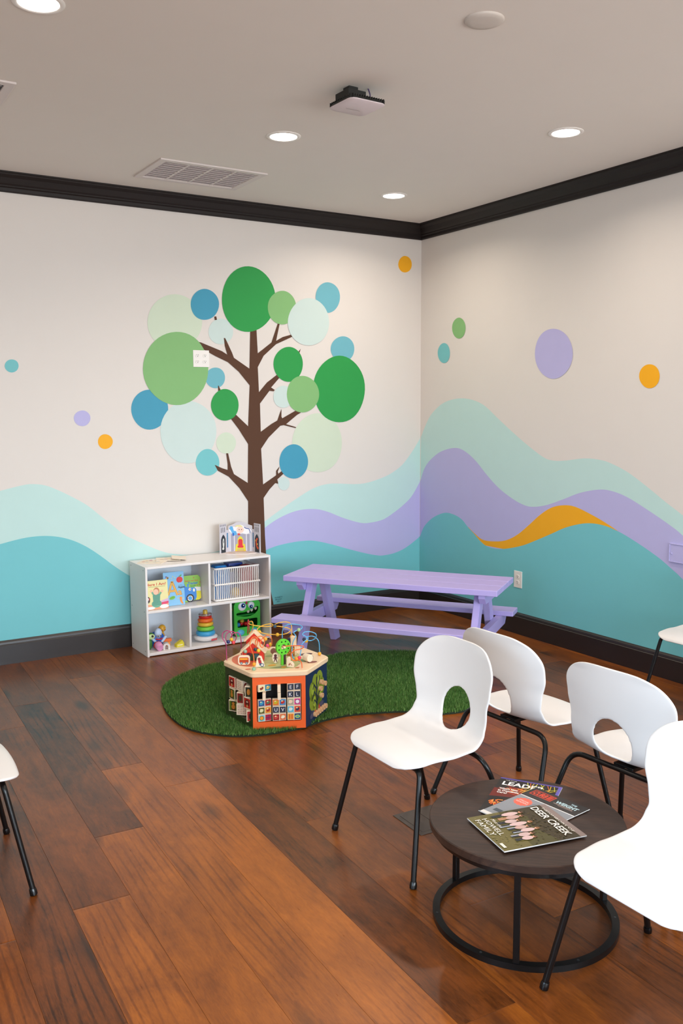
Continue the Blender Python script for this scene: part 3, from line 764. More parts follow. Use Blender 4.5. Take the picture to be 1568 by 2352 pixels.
# CURB / THE WEIGHT
w, h = .226, .295
o, p = magazine('magazine', 'grey magazine with a red CURB box and red starburst lying between two others', (-2.712, -3.975), (.029, -.231), None, w, h, .3494, .003)
p.rect(0, 0, w, h, ink('#8d9197')); p.rect(0, h - .085, w, h, ink('#2f2a28')); p.rect(0, h - .088, w, h - .084, ink('#ecebea'))
p.rect(.014, h - .058, .104, h - .016, ink('#cf4227')); p.rect(.018, h - .054, .100, h - .020, ink('#2f2a28')); p.text('CURB', .021, h - .049, .034, ink('#d9492c'), width=.056, bold=.0016, shear=.1); p.rect(.080, h - .051, .097, h - .023, ink('#c23c22'))
p.text('THE', .165, h - .024, .012, ink('#a8c4cc'), bold=.0008); p.text('WEIGHT', .118, h - .050, .026, ink('#b5d0d6'), width=.090, bold=.0012); p.rect(.118, h - .058, .195, h - .053, ink('#8c7a72')); p.rect(.14, h - .064, .200, h - .060, ink('#7a6a64'))
star = [((.047 + (.034 if i % 2 else .029) * math.cos(PI * i / 14)), (h - .130 + (.034 if i % 2 else .029) * math.sin(PI * i / 14))) for i in range(28)]
p.poly(star, ink('#ec6a55')); p.text('SPECIAL', .047, h - .127, .012, ink('#f8ded8'), align='c'); p.text('READERS', .047, h - .140, .012, ink('#f8ded8'), align='c')
for i in range(26): x = rm.uniform(.08, .22); y = rm.uniform(.02, .20); p.line([(x, y), (x + rm.uniform(-.03, .01), y - rm.uniform(.01, .05))], .003, ink(rm.choice(['#c3c6c8', '#6f757a', '#a5a9ac', '#5b6064'])))
p.rect(.02, .04, .05, .06, ink('#4d545c')); p.rect(.0, .0, w, .018, ink('#e1dfdc'))
p.build('cover_print', o)
# DEER CREEK
w, h = .240, .296
o, p = magazine('magazine', 'magazine with a family group photograph lying on top of the others', (-2.788, -4.000), (-.05, -.240), None, w, h, .3526, .004)
p.rect(0, 0, w, h, ink('#6b6234')); p.poly([(0, .12), (w, .10), (w, h), (0, h)], ink('#3d3218')); p.poly([(0, .165), (.06, .19), (.14, .17), (w, .2), (w, .10), (0, .115)], ink('#4f4a22')); p.rect(0, h - .022, w, h, ink('#8b7a74'))
for i in range(260): x = rm.uniform(.006, w - .006); y = rm.uniform(.006, h - .03); p.ell(x, y, rm.uniform(.002, .006), rm.uniform(.001, .004), ink(rm.choice(['#7a7038', '#5d5a2c', '#857a42'] if y < .11 else ['#2f2612', '#4a3f1f', '#564a26', '#3a3a18'])), 8, rm.uniform(0, 3))
for i in range(8):
    x = .028 + .0235 * i; yb = .075 + .012 * math.sin(i * 1.7); hh = .085 + .02 * math.sin(i * 2.3 + 1)
    if i in (6,): hh *= .7
    p.rect(x - .007, yb, x - .001, yb + hh * .45, ink(rm.choice(['#30333b', '#9fa6b4', '#c99470', '#2a2a30'])))
    p.rect(x + .001, yb, x + .007, yb + hh * .45, ink(rm.choice(['#30333b', '#9fa6b4', '#c99470', '#2a2a30'])))
    p.ell(x, yb + hh * .66, .012, hh * .30, ink(rm.choice(['#d8b9b6', '#cfb2ae', '#c9a59c', '#d6c0c4'])), 14); p.ell(x, yb + hh * 1.06, .0068, .0085, ink('#d89f7e'), 12); p.ell(x, yb + hh * 1.10, .0072, .0055, ink(rm.choice(['#5a3a22', '#8a5a30', '#3a2818'])), 12)
p.text('NEIGHBORS OF', .028, h - .030, .011, ink('#f2eee4'), width=.180); p.text('DEER CREEK', .012, h - .066, .038, ink('#f6f2ea'), width=.210, bold=.0006)
p.text('Meet the', .040, .064, .017, ink('#ece8dc'), shear=.3); p.text('HOWELL', .030, .038, .026, ink('#f4f1e8'), width=.120); p.text('FAMILY', .030, .012, .026, ink('#f4f1e8'), width=.112); p.rect(.195, .008, .225, .018, ink('#e8e2d6'))
p.build('cover_print', o)

# ------------------------------------------------------------------ floor box
fbm = mat('bronze_floor_plate', '#4a3f38', 0.5, 0.5, .05)
t = thing('floor_outlet_box', 'square bronze floor outlet cover let into the planks beside the coffee table', 'floor outlet', (-2.452, -3.345, 0), math.radians(-2))
MB().box((0, 0, .0015), (.205, .205, .003), .001).build('plate', fbm, t)
for s in (-1, 1): MB().box((s * .043, 0, .0035), (.078, .165, .0025), .0008).build('lid', fbm, t)

# ------------------------------------------------------------------ grass rug
outl = [(-2.26, -.79), (-2.51, -.88), (-2.72, -1.05), (-2.84, -1.31), (-2.9, -1.61), (-2.88, -1.85), (-2.76, -2.03), (-2.6, -2.115), (-2.4, -2.14), (-2.21, -2.105), (-2.05, -2.11), (-1.9, -2.16), (-1.75, -2.23), (-1.6, -2.37), (-1.4, -2.39), (-1.24, -2.28), (-1.17, -2.08), (-1.09, -1.80), (-.99, -1.62), (-.93, -1.43), (-1.0, -1.26), (-1.19, -1.13), (-1.38, -1.04), (-1.58, -1.05), (-1.8, -1.07), (-2.0, -.90)]
RUG = [(p.x, p.y) for p in catmull([Vector((a, b, 0)) for a, b in outl], 6, True)]
rc = Vector((-1.9, -1.6))
rug = tag(MB().prism([(x - rc.x, y - rc.y) for x, y in RUG], 0, .010).build('grass_rug', mat('turf_backing', '#16240f', 0.9), None, loc=(rc.x, rc.y, 0)), 'kidney-shaped green artificial grass rug under the wooden activity cube', 'rug')
GR = bpy.data.materials.new('grass_blades'); GR.use_nodes = True
N_ = GR.node_tree.nodes; K_ = GR.node_tree.links; b_ = N_['Principled BSDF']; b_.inputs['Roughness'].default_value = .55; b_.inputs['Specular IOR Level'].default_value = .3
at_ = N_.new('ShaderNodeAttribute'); at_.attribute_name = 'tone'; at_.attribute_type = 'GEOMETRY'
rr_ = ramp(N_, [(0, lin('#274a1d')), (.45, lin('#44732d')), (.8, lin('#61933f')), (1, lin('#93b066'))])
K_.new(at_.outputs['Fac'], rr_.inputs[0]); K_.new(rr_.outputs[0], b_.inputs['Base Color'])
def inside(x, y):
    c = False; j = len(RUG) - 1
    for i in range(len(RUG)):
        (xi, yi), (xj, yj) = RUG[i], RUG[j]
        if (yi > y) != (yj > y) and x < (xj - xi) * (y - yi) / (yj - yi) + xi: c = not c
        j = i
    return c
rows = {}
def span(y):
    k = round(y / .01)
    if k not in rows:
        yy = k * .01; xs = []
        for (xa, ya), (xb, yb) in zip(RUG, RUG[1:] + RUG[:1]):
            if (ya > yy) != (yb > yy): xs.append(xa + (xb - xa) * (yy - ya) / (yb - ya))
        rows[k] = sorted(xs)
    return rows[k]
rg = random.Random(5); vs, fs, tone = [], [], []
while len(fs) < 190000:
    y = rg.uniform(-2.40, -.78); xs = span(y)
    if len(xs) < 2: continue
    x = rg.uniform(-2.91, -.82)
    if not any(xs[i] <= x <= xs[i + 1] for i in range(0, len(xs) - 1, 2)): continue
    if math.hypot(x + 2.384, y + 1.881) < .245: continue
    a = rg.uniform(0, 6.283); hgt = rg.uniform(.013, .026); ln_ = rg.uniform(.002, .014); w = .0014; b = rg.uniform(0, 6.283)
    dx, dy = math.cos(a) * w, math.sin(a) * w
    k = len(vs); x -= rc.x; y -= rc.y
    vs += [(x - dx, y - dy, .008), (x + dx, y + dy, .008), (x + math.cos(b) * ln_, y + math.sin(b) * ln_, .008 + hgt)]
    fs.append((k, k + 1, k + 2)); tone.append(rg.random() if rg.random() > .06 else 1.0)
me = bpy.data.meshes.new('grass_pile'); me.from_pydata(vs, [], fs); me.materials.append(GR)
atr = me.attributes.new('tone', 'FLOAT', 'FACE'); atr.data.foreach_set('value', tone)
gp = bpy.data.objects.new('grass_pile', me); COL.objects.link(gp); gp.parent = rug; gp['kind'] = 'stuff'

# ------------------------------------------------------------------ picnic table
ta = math.radians(-53.98)
t = thing('picnic_table', 'low lilac-painted wooden picnic table with two attached benches across the corner', 'picnic table', (-1.14, -1.275, 0), ta)
for k, (y, w) in enumerate(((-.168, .165), (0, .163), (.168, .165))): MB().box((0, y, .541), (1.475, w, .038), .004).build('table_board', LILAC, t)
for s in (-1, 1): MB().box((0, s * .375, .293), (1.46, .155, .034), .004).build('bench_board', LILAC, t)
for e in (-1, 1):
    for s in (-1, 1):
        p0, p1 = Vector((e * .588, s * .315, 0)), Vector((e * .588, s * .085, .522)); d = p1 - p0
        M = Matrix.Translation((p0 + p1) / 2)
        k = d.y / d.z; vs = []
        for z in (0, .522):
            yc = p0.y + k * z
            for dx in (-.022, .022):
                for dy in (-.045, .045): vs.append((e * .588 + dx, yc + dy, z))
        bm = bmesh.new(); V = [bm.verts.new(v) for v in vs]
        for f in ([0, 1, 3, 2], [4, 6, 7, 5], [0, 4, 5, 1], [2, 3, 7, 6], [0, 2, 6, 4], [1, 5, 7, 3]): bm.faces.new([V[i] for i in f])
        bmesh.ops.bevel(bm, geom=list(bm.edges), offset=.003, segments=2, affect='EDGES'); bm.verts.index_update()
        MB().add([v.co.copy() for v in bm.verts], [[v.index for v in f.verts] for f in bm.faces]).build('leg', LILAC, t); bm.free()
    def trap(y0, y1, z0, z1, cut): return [(-y1, z1), (-y1, z0 + cut), (-y1 + cut, z0), (y1 - cut, z0), (y1, z0 + cut), (y1, z1)]
    for nm, y1, z0, z1, c in (('bench_support', .44, .200, .276, .035), ('table_cleat', .215, .455, .522, .04)):
        M = Matrix.Translation((e * .632, 0, 0)) @ Matrix(((0, 0, 1, 0), (1, 0, 0, 0), (0, 1, 0, 0), (0, 0, 0, 1)))
        MB().prism(trap(0, y1, z0, z1, c), -.021, .021, M).build(nm, LILAC, t)

# ------------------------------------------------------------------ storage shelf
SX0, SX1, SYF, SYB, SH = -2.588, -1.635, -.370, -.045, .626
sh = thing('storage_shelf', 'low white five-compartment storage shelf against the painted tree wall', 'shelf', ((SX0 + SX1) / 2, SYB, 0))
ox, oy = (SX0 + SX1) / 2, SYB
def sb(name, x0, x1, y0, y1, z0, z1, m=MELA, bv=.0022):
    return MB().box(((x0 + x1) / 2 - ox, (y0 + y1) / 2 - oy, (z0 + z1) / 2), (x1 - x0, y1 - y0, z1 - z0), bv).build(name, m, sh)
for x in (SX0, SX1 - .015):
    pn = sb('side_panel', x, x + .015, SYF, SYB, 0, SH)
    if x == SX0:
        for (y, z) in ((-.075, .60), (-.33, .60), (-.075, .312), (-.33, .312), (-.075, .035), (-.33, .035)):
            MB().lathe([(.004, 0), (.004, .0007), (.0001, .001)], 10, Matrix.Translation((x - ox, y - oy, z)) @ rotm('Y', -90)).build('screw_cap', mat('screw_grey', '#6f7376', .4), pn)
sb('top_panel', SX0 + .015, SX1 - .015, SYF, SYB, SH - .016, SH)
sb('middle_panel', SX0 + .015, SX1 - .015, SYF, SYB - .004, .303, .319)
sb('bottom_panel', SX0 + .015, SX1 - .015, SYF + .004, SYB - .004, .006, .026)
sb('divider', -2.126, -2.110, SYF + .003, SYB - .006, .319, SH - .016)
sb('divider', -2.279, -2.263, SYF + .003, SYB - .006, .026, .303)
sb('divider', -1.966, -1.950, SYF + .003, SYB - .006, .026, .303)
sb('back_panel', SX0 + .015, SX1 - .015, SYB - .004, SYB, .006, SH - .016, MELB, 0)

# ------------------------------------------------------------------ picture books on the middle panel
def book(label, x, y, w, h, th, lean, rz, cover, shape=None, spine='#efe9df', cat='book'):
    """standing book: origin at the bottom-left front edge, leaning back by `lean` degrees"""
    b = thing('board_book', label, cat, (x, y, .3195), math.radians(rz), 'picture books in the upper compartment')
    M = rotm('X', -lean)
    pts = shape or [(0, 0), (w, 0), (w, h), (0, h)]
    R = M @ rotm('X', 90)
    zl = math.sin(math.radians(lean)) * th
    off = Matrix.Translation((0, 0, zl))
    MB().prism(pts, -th, 0, off @ R).build('pages', mat('paper_edge', '#e9e6e2', .6), b)
    p = Print(off @ Vector((0, 0, 0)), R.to_3x3() @ Vector((1, 0, 0)), R.to_3x3() @ Vector((0, 1, 0)), step=.00008, base=.0002)
    return b, p, pts
def rr_rect(x0, y0, x1, y1, r, n=4):
    out = []
    for cx, cy, a0 in ((x1 - r, y1 - r, 0), (x0 + r, y1 - r, 90), (x0 + r, y0 + r, 180), (x1 - r, y0 + r, 270)):
        for i in range(n + 1): a = math.radians(a0 + 90 * i / n); out.append((cx + r * math.cos(a), cy + r * math.sin(a)))
    return out
# Here I Am!
w, h = .158, .200
b, p, pts = book('yellow picture book with a cheering baby in green stripes on its cover', -2.571, -.335, w, h, .016, 5, 0, None, rr_rect(0, 0, w, h, .008))
p.poly(pts, ink('#ece3a4')); p.text('Here I Am!', .003, h - .036, .026, ink('#c9442c'), width=.142, bold=.0006); p.rect(.02, h - .045, .14, h - .0425, ink('#8f8d63'))
p.poly([(0, .0), (w, 0), (w, .030), (.11, .055), (.05, .03), (0, .040)], ink('#eea27a')); p.poly([(.10, .02), (w, .035), (w, .062), (.115, .058)], ink('#e0436a')); p.ell(.125, .016, .032, .014, ink('#f4efe9')); p.ell(.03, .012, .03, .010, ink('#f0ece6'))
p.poly([(.10, .055), (w, .07), (w, .05), (.11, .045)], ink('#d7b7d6'))
GS = ink('#6fae93'); p.ell(.072, .038, .036, .026, GS); p.poly([(.050, .035), (.094, .035), (.100, .095), (.088, .105), (.058, .105), (.046, .095)], GS)
p.poly([(.048, .098), (.060, .106), (.046, .126), (.036, .122)], GS); p.poly([(.098, .092), (.088, .104), (.104, .120), (.114, .114)], GS)
for i in range(9): y = .03 + i * .0085; p.rect(.048 if y > .05 else .040, y, .098 if y > .05 else .104, y + .0028, ink('#3f7f74'))
p.ell(.038, .129, .009, .009, ink('#f0c0a0')); p.ell(.114, .122, .010, .009, ink('#f0c0a0')); p.ell(.074, .126, .022, .025, ink('#c9825a')); p.ell(.070, .120, .019, .020, ink('#f2c3a6'))
p.ell(.013, .070, .013, .022, ink('#4a3a34')); p.ell(.011, .075, .006, .010, ink('#e8e2dc')); p.ell(.022, .075, .005, .008, ink('#b1413a'))
p.build('cover_print', b)
# A is for Apple
w, h = .150, .236
b, p, pts = book('light blue alphabet book showing a large A and a red apple', -2.424, -.285, w, h, .012, 6, -2, None, rr_rect(0, 0, w, h, .004))
p.poly(pts, ink('#86bfe6')); Ac = ink('#e9b04c'); Ad = ink('#b97e2e')
def letterA(m, gw):
    p.line([(.030, .075), (.062, .170), (.098, .070)], gw, m); p.line([(.040, .103), (.086, .103)], gw, m)
letterA(Ad, .016); letterA(Ac, .011)
p.text('a', .103, .072, .062, Ad, bold=.0022); p.text('a', .104, .073, .060, Ac, bold=.0008)
p.ell(.112, .178, .017, .020, ink('#d42323')); p.ell(.124, .178, .017, .020, ink('#dd2a2a')); p.line([(.118, .196), (.115, .205)], .003, ink('#5a3a20')); p.ell(.127, .206, .010, .005, ink('#5aa84a'), 12, .6)
p.text('is for', .110, .134, .014, ink('#4d6f8e')); p.text('Apple', .104, .119, .020, ink('#22303e'), bold=.0006)
p.ell(.058, .055, .022, .012, ink('#76b83e'), 16, .25); p.line([(.045, .050), (.072, .062)], .002, ink('#3e7a30'))
p.poly([(.112, .045), (.128, .048), (.130, .025), (.138, .008), (.128, .006), (.116, .022)], ink('#ef8f2c')); p.ell(.120, .050, .009, .008, ink('#ef8f2c'))
for x, y in ((.03, .20), (.07, .205), (.085, .195), (.06, .19), (.10, .05), (.137, .045)): p.ell(x, y, .004, .004, ink('#dfd58a'), 8)
p.ell(.030, .198, .010, .008, ink('#d9a93a')); p.ell(.022, .205, .007, .006, ink('#6a5fa0')); p.ell(.033, .196, .004, .007, ink('#2f2a26'))
p.build('cover_print', b)
# tractor book
w, h = .160, .188
b, p, pts = book('green tractor-shaped board book with a blue tractor on it', -2.291, -.235, w, h, .022, 6, -3, None, [(.0, .012), (.03, .012), (.034, .0), (.092, .0), (.098, .010), (.145, .010), (w, .022), (w, h - .018), (w - .018, h), (0, h)])
p.poly(pts, ink('#8fc04a')); p.poly([(.12, .010), (.145, .010), (w, .022), (w, .075), (.12, .08)], ink('#e6dc3c')); p.poly([(.115, .075), (w, .072), (w, .10), (.115, .105)], ink('#e8e4e0'))
TB = ink('#3c87d8'); p.poly([(0, .012), (.118, .014), (.126, .03), (.126, .085), (.115, .10), (.060, .105), (.045, .115), (.022, h - .004), (.008, h), (0, h)], TB); p.rect(.060, .10, .070, .130, TB)
p.ell(.077, .026, .030, .030, ink('#22252a')); p.ell(.077, .026, .020, .020, ink('#e8e2dc')); p.ell(.077, .026, .014, .014, ink('#4a9fe0'))
for i in range(8): a = i * PI / 4; p.ell(.077 + .017 * math.cos(a), .026 + .017 * math.sin(a), .003, .003, ink(['#e05a4a', '#f0c040', '#58b058', '#5a7fd8'][i % 4]), 8); p.lay -= 1
p.lay += 1; p.ell(.078, .090, .010, .010, ink('#f0e8d0')); p.ell(.080, .090, .006, .004, ink('#d08030')); p.ell(.108, .082, .008, .012, ink('#f2efe0')); p.ell(.012, .10, .010, .022, ink('#c9dc60'))
p.text("Baby's very first", .045, .146, .013, ink('#c8682c'), width=.098, bold=.0004); p.text('Tractor', .066, .124, .026, ink('#2f6fc0'), width=.074, bold=.0007); p.text('book', .084, .106, .022, ink('#3f9a4a'), width=.040, bold=.0006)
for x, y in ((.11, .17), (.135, .115), (.150, .12), (.155, .135)): p.ell(x, y, .004, .004, ink('#d05038'), 8)
p.build('cover_print', b)

# ------------------------------------------------------------------ wicker basket with toys
BX0, BX1, BYF, BYB, BZ0, BZ1 = -2.062, -1.716, -.338, -.085, .3195, .562
bk_ = thing('wicker_basket', 'white slatted wicker basket full of toys in the upper right compartment', 'basket', ((BX0 + BX1) / 2, (BYF + BYB) / 2, BZ0))
hx, hy, bh = (BX1 - BX0) / 2, (BYF - BYB) / -2, BZ1 - BZ0
WK = mat('white_wicker', '#eeeae6', .5, .4, .03, 60)
MB().box((0, 0, .006), (2 * hx - .01, 2 * hy - .01, .012), .003).build('base', WK, bk_)
def rect_loop(dx, dy, z, r=.012):
    return [(x, y, z) for x, y in rr_rect(-dx, -dy, dx, dy, r, 4)]
MB().tube(rect_loop(hx, hy, bh - .006), .007, 8, True).build('rim', WK, bk_, 60)
mb = MB().tube(rect_loop(hx + .002, hy + .002, bh * .50), .006, 8, True)
for i in range(21):
    for s in (-1, 1): mb.sphere((-hx + 2 * hx * i / 20, s * (hy + .003), bh * .50), .0085, 8)
for i in range(13):
    for s in (-1, 1): mb.sphere((s * (hx + .003), -hy + 2 * hy * i / 12, bh * .50), .0085, 8)
mb.build('waist_braid', WK, bk_, 60)
MB().tube(rect_loop(hx, hy, .008), .006, 8, True).build('lower_rim', WK, bk_, 60)
stk = MB().tube([(0, 0, 0), (.0022, 0, bh * .25), (0, 0, bh * .5), (-.0022, 0, bh * .75), (0, 0, bh - .012)], .0045, 6).build('stake', WK, bk_, 60)
def place_stake(o, x, y, a): o.location = (x, y, .006); o.rotation_euler = (0, 0, a)
spots = []
for i in range(23):
    x = -hx + .008 + (2 * hx - .016) * i / 22
    spots += [(x, -hy, 0), (x, hy, PI)]
for i in range(1, 14):
    y = -hy + 2 * hy * i / 14; spots += [(-hx, y, PI / 2), (hx, y, -PI / 2)]
place_stake(stk, *spots[0])
for i, s in enumerate(spots[1:]):
    c = stk.copy(); COL.objects.link(c); c.parent = bk_; place_stake(c, s[0], s[1], s[2] + (PI if i % 2 else 0))
bx, by = (BX0 + BX1) / 2, (BYF + BYB) / 2
t = thing('toy_helmet', 'blue plastic toy with a ringed round face in the wicker basket', 'toy', (bx - .101, by - .03, BZ0 + .013))
TBL, TDB, TRD = mat('toy_blue', '#2f86cf', .35), mat('toy_navy', '#1b3f9a', .35), mat('toy_red', '#b3131c', .35)
stack(MB(), [(rsq(.062, .02), 0), (rsq(.066, .022), .10), (rsq(.060, .022), .205), (rsq(.042, .02), .236)]).build('body', TBL, t, 40)
MB().tube([(-.01 + .026 * math.cos(a), -.066 , .190 + .026 * math.sin(a)) for a in [2 * PI * i / 20 for i in range(20)]], .007, 8, True).build('face_ring', mat('toy_pale_blue', '#74b9ee', .35), t, 60)
t = thing('toy_truck', 'navy blue toy truck body lying in the wicker basket', 'toy', (bx + .06, by + .070, BZ0 + .013), 0)
stack(MB(), [(rr_rect(-.07, -.045, .07, .045, .015), 0), (rr_rect(-.07, -.045, .07, .045, .015), .15), (rr_rect(-.06, -.04, .06, .04, .015), .225)]).build('cab', TDB, t, 40)
for s in (-1, 1): MB().lathe([(.018, -.012), (.022, -.008), (.022, .008), (.018, .012)], 16, Matrix.Translation((s * .04, -.05, .185)) @ rotm('X', 90)).build('wheel', mat('toy_dark', '#15202c', .5), t, 40)
t = thing('toy_bowl', 'dark red toy bowl turned over in the wicker basket', 'toy', (bx + .100, by - .054, BZ0 + .013))
MB().lathe([(.054, 0), (.057, .10), (.059, .185), (.054, .205), (.033, .222), (.0001, .226)], 28).build('shell', TRD, t, 50)
MB().lathe([(.059, .182), (.063, .186), (.063, .194), (.057, .198)], 28).build('lip', TRD, t, 50)
t = thing('toy_ball', 'yellow toy ball low inside the wicker basket', 'ball', (bx + .001, by - .086, BZ0 + .013))
MB().sphere((0, 0, .035), .035, 20).build('skin', mat('toy_yellow', '#e9b92c', .35), t, 60); MB().tube([(.0352 * math.cos(a), .0352 * math.sin(a), .035) for a in [2 * PI * i / 24 for i in range(24)]], .0012, 6, True).build('seam', mat('toy_yellow_dark', '#c8941c', .4), t)

# ------------------------------------------------------------------ stacking ring toy
t = thing('ring_stacker', 'rainbow ring stacking toy on a white rocking base in the lower middle compartment', 'toy', (-2.110, -.255, .026))
st = [(.0001, .0), (.040, .002), (.078, .016), (.087, .030), (.085, .038), (.070, .044), (.0001, .046)]
MB().lathe(st, 32, Matrix.Diagonal((1, .88, 1, 1))).build('rocker_base', mat('toy_white', '#eeecec', .35), t, 50)
MB().lathe([(.020, .04), (.017, .19), (.0165, .222), (.013, .228), (.0001, .228)], 20).build('cone_post', mat('toy_post_yellow', '#dcb53e', .35), t, 50)
for r, rm_, z, c, nm in ((.070, .019, .061, '#3fa6dc', 'ring'), (.064, .0165, .095, '#76cc48', 'ring'), (.058, .0155, .126, '#e2b93c', 'ring'), (.055, .015, .155, '#ee6e26', 'ring'), (.048, .010, .178, '#cc1f1a', 'ring')):
    MB().lathe([(r - rm_ + rm_ * math.cos(a), z + rm_ * .95 * math.sin(a)) for a in [2 * PI * i / 14 for i in range(15)]][:-1] + [(r, z)], 32).build(nm, mat('toy_ring_' + c[1:], c, .28), t, 80)
clr = bpy.data.materials.new('clear_plastic'); clr.use_nodes = True
cb = clr.node_tree.nodes['Principled BSDF']; cb.inputs['Transmission Weight'].default_value = .85; cb.inputs['Roughness'].default_value = .08; cb.inputs['Base Color'].default_value = (.9, .8, .8, 1)
MB().lathe([(.047 - .008 + .010 * math.cos(a), .196 + .008 * math.sin(a)) for a in [2 * PI * i / 12 for i in range(12)]] + [(.049, .196)], 28).build('ring', clr, t, 80)
p = Print((.012, -.0745, .020), (1, .12, 0), (0, -.35, 1), base=.0012, step=.0003); p.rect(0, -.0075, .046, .0085, ink('#d2283a')); p.text('Fisher-Price', .003, -.002, .008, ink('#f4dede'), width=.040); p.build('maker_label', t)

# ------------------------------------------------------------------ green monster toy
mg = thing('monster_toy', 'green monster-faced toy cabinet with a toothy open mouth in the lower right compartment', 'toy', (-1.788, -.205, .026))
MGR, MGD = mat('monster_green', '#46c247', .35), mat('monster_dark_green', '#157a2c', .45)
mw, mh, md = .106, .262, .075
def holed_front():
    """front plate with the two openings cut out, in (x, z), facing -y"""
    outer = rr_rect(-mw, 0, mw, mh, .035, 6)
    m1 = [(p.x, p.y) for p in catmull([Vector((a, b, 0)) for a, b in [(-.082, .176), (-.02, .178), (.03, .19), (.085, .212), (.088, .180), (.05, .150), (0, .142), (-.06, .150), (-.082, .156)]], 4, True)]
    m2 = rr_rect(-.080, .065, .084, .125, .012, 4)
    tri = tessellate_polygon([[Vector((x, y, 0)) for x, y in l] for l in (outer, m1[::-1], m2[::-1])])
    pts = outer + m1[::-1] + m2[::-1]
    vs = [(x, -md, z) for x, z in pts] + [(x, -md + .006, z) for x, z in pts]; k = len(pts)
    fs = [list(f) for f in tri] + [[i + k for i in f][::-1] for f in tri]; o = 0
    for l in (outer, m1, m2):
        n = len(l); fs += [[o + i, o + (i + 1) % n, o + k + (i + 1) % n, o + k + i] for i in range(n)]; o += n
    return MB().add(vs, fs)
holed_front().build('face_panel', MGR, mg, 30)
Rx = Matrix(((1, 0, 0, 0), (0, 0, 1, 0), (0, 1, 0, 0), (0, 0, 0, 1)))
ol = rr_rect(-mw, 0, mw, mh, .035, 6); il = rr_rect(-mw + .006, .006, mw - .006, mh - .006, .030, 6); k = len(ol)
vs = [(x, -md + .006, z) for x, z in ol] + [(x, md, z) for x, z in ol] + [(x, -md + .006, z) for x, z in il] + [(x, md - .006, z) for x, z in il]
fs = [[i, (i + 1) % k, k + (i + 1) % k, k + i] for i in range(k)] + [[2 * k + i, 2 * k + (i + 1) % k, 3 * k + (i + 1) % k, 3 * k + i] for i in range(k)] + [list(range(k, 2 * k)), list(range(3 * k, 4 * k))]
MB().add(vs, fs).build('casing', MGD, mg, 30)
MB().box((0, 0, .132), (2 * mw - .02, 2 * md - .02, .006)).build('inner_shelf', MGD, mg)
MB().box((0, -.03, .150), (.155, .06, .012), .004).build('tongue', mat('monster_mid_green', '#1f9a35', .4), mg)
for x, z, r, px_, pz in ((-.042, .222, .032, .005, .008), (.032, .226, .026, -.004, -.010)):
    e = MB().lathe([(r, 0), (r * .96, .006), (r * .7, .010), (.0001, .0115)], 24, Matrix.Translation((x, -md, z)) @ rotm('X', 90)).build('eye', mat('eye_white', '#eeeef2', .3), mg, 50)
    pr = Print((x, -md - .0112, z), (1, 0, 0), (0, 0, 1), base=.0008, step=.0004); pr.ell(px_, pz, r * .55, r * .55, ink('#3f7fd0', .25)); pr.ell(px_, pz, r * .40, r * .40, ink('#101a40', .25)); pr.ell(px_ + .003, pz + .002, r * .16, r * .16, ink('#ffffff', .25)); pr.build('pupil', e)
for x, z in ((.008, .186), (.036, .193), (.068, .203)):
    MB().lathe([(.012, .002), (.009, -.012), (.0001, -.020)], 12, Matrix.Translation((x, -md + .001, z))).build('tooth', mat('tooth_white', '#e6e4da', .3), mg, 50)
for x, z, c in ((-.03, .085, '#c0181c'), (.005, .080, '#c0181c'), (-.055, .079, '#2f8fd0'), (-.025, .105, '#d8c040'), (.05, .079, '#2a8a3a')):
    MB().sphere((x, -.035, z), .0165, 14).build('ball', mat('play_ball_' + c[1:], c, .3), mg, 60)
for s in (-1, 1): MB().sphere((s * .055, -md + .012, .0275), .028, 16, sq=(1.25, 1.0, .95)).build('foot', mat('monster_blue', '#58b4de', .35), mg, 60)
MB().box((-.005, -md - .002, mh - .012), (.014, .010, .030), .003).build('crest', mat('monster_pink', '#c02a58', .35), mg)
MB().lathe([(.012, 0), (.014, .006), (.010, .012)], 16, Matrix.Translation((-mw, -.03, .20)) @ rotm('Y', -90)).build('side_knob', mat('monster_orange', '#e8972c', .35), mg, 50)

# ------------------------------------------------------------------ small toys in the lower left compartment
t = thing('penguin_toy', 'round blue penguin wobble toy with a white face, arms raised', 'toy', (-2.470, -.222, .026))
PB, PW = mat('penguin_blue', '#1c5fc4', .35), mat('penguin_white', '#c3d6f2', .4)
MB().sphere((0, 0, .056), .060, 22, sq=(1.0, .8, .94)).build('body', PB, t, 60)
MB().sphere((.005, -.028, .105), .026, 18, sq=(1.05, .8, 1.3)).build('head', PW, t, 60)
MB().sphere((.004, -.040, .086), .018, 16, sq=(1.1, .7, .8)).build('muzzle', mat('penguin_grey', '#a8aab4', .4), t, 60)
for dx in (-.008, .010): MB().sphere((.004 + dx, -.054, .088), .0038, 8).build('eye', RUBBER, t, 60)
for s, a in ((-1, 40), (1, -40)): MB().add(*bevel_box(.018, .020, .055, .006), Matrix.Translation((.004 + s * .036, -.040, .060)) @ rotm('Y', s * 42)).build('arm', PW, t)
MB().tube([(-.02, -.046, .068), (.004, -.052, .062), (.026, -.046, .068)], .006, 8).build('scarf', mat('penguin_red', '#b02030', .4), t, 60)
t = thing('avocado_toy', 'green avocado half toy leaning by the penguin toy', 'toy', (-2.537, -.287, .026))
MB().sphere((0, 0, .100), .026, 18, sq=(1.25, .7, .95)).sphere((-.004, .01, .045), .022, 14, sq=(1, 1, 2.0)).build('skin', mat('avocado_green', '#3f7a35', .4), t, 60)
MB().lathe([(.0225, 0), (.020, .003), (.0001, .004)], 20, Matrix.Translation((.002, -.0165, .098)) @ rotm('X', 90) @ Matrix.Diagonal((1.2, .85, 1, 1))).build('flesh', mat('avocado_flesh', '#c4dca0', .4), t, 50)
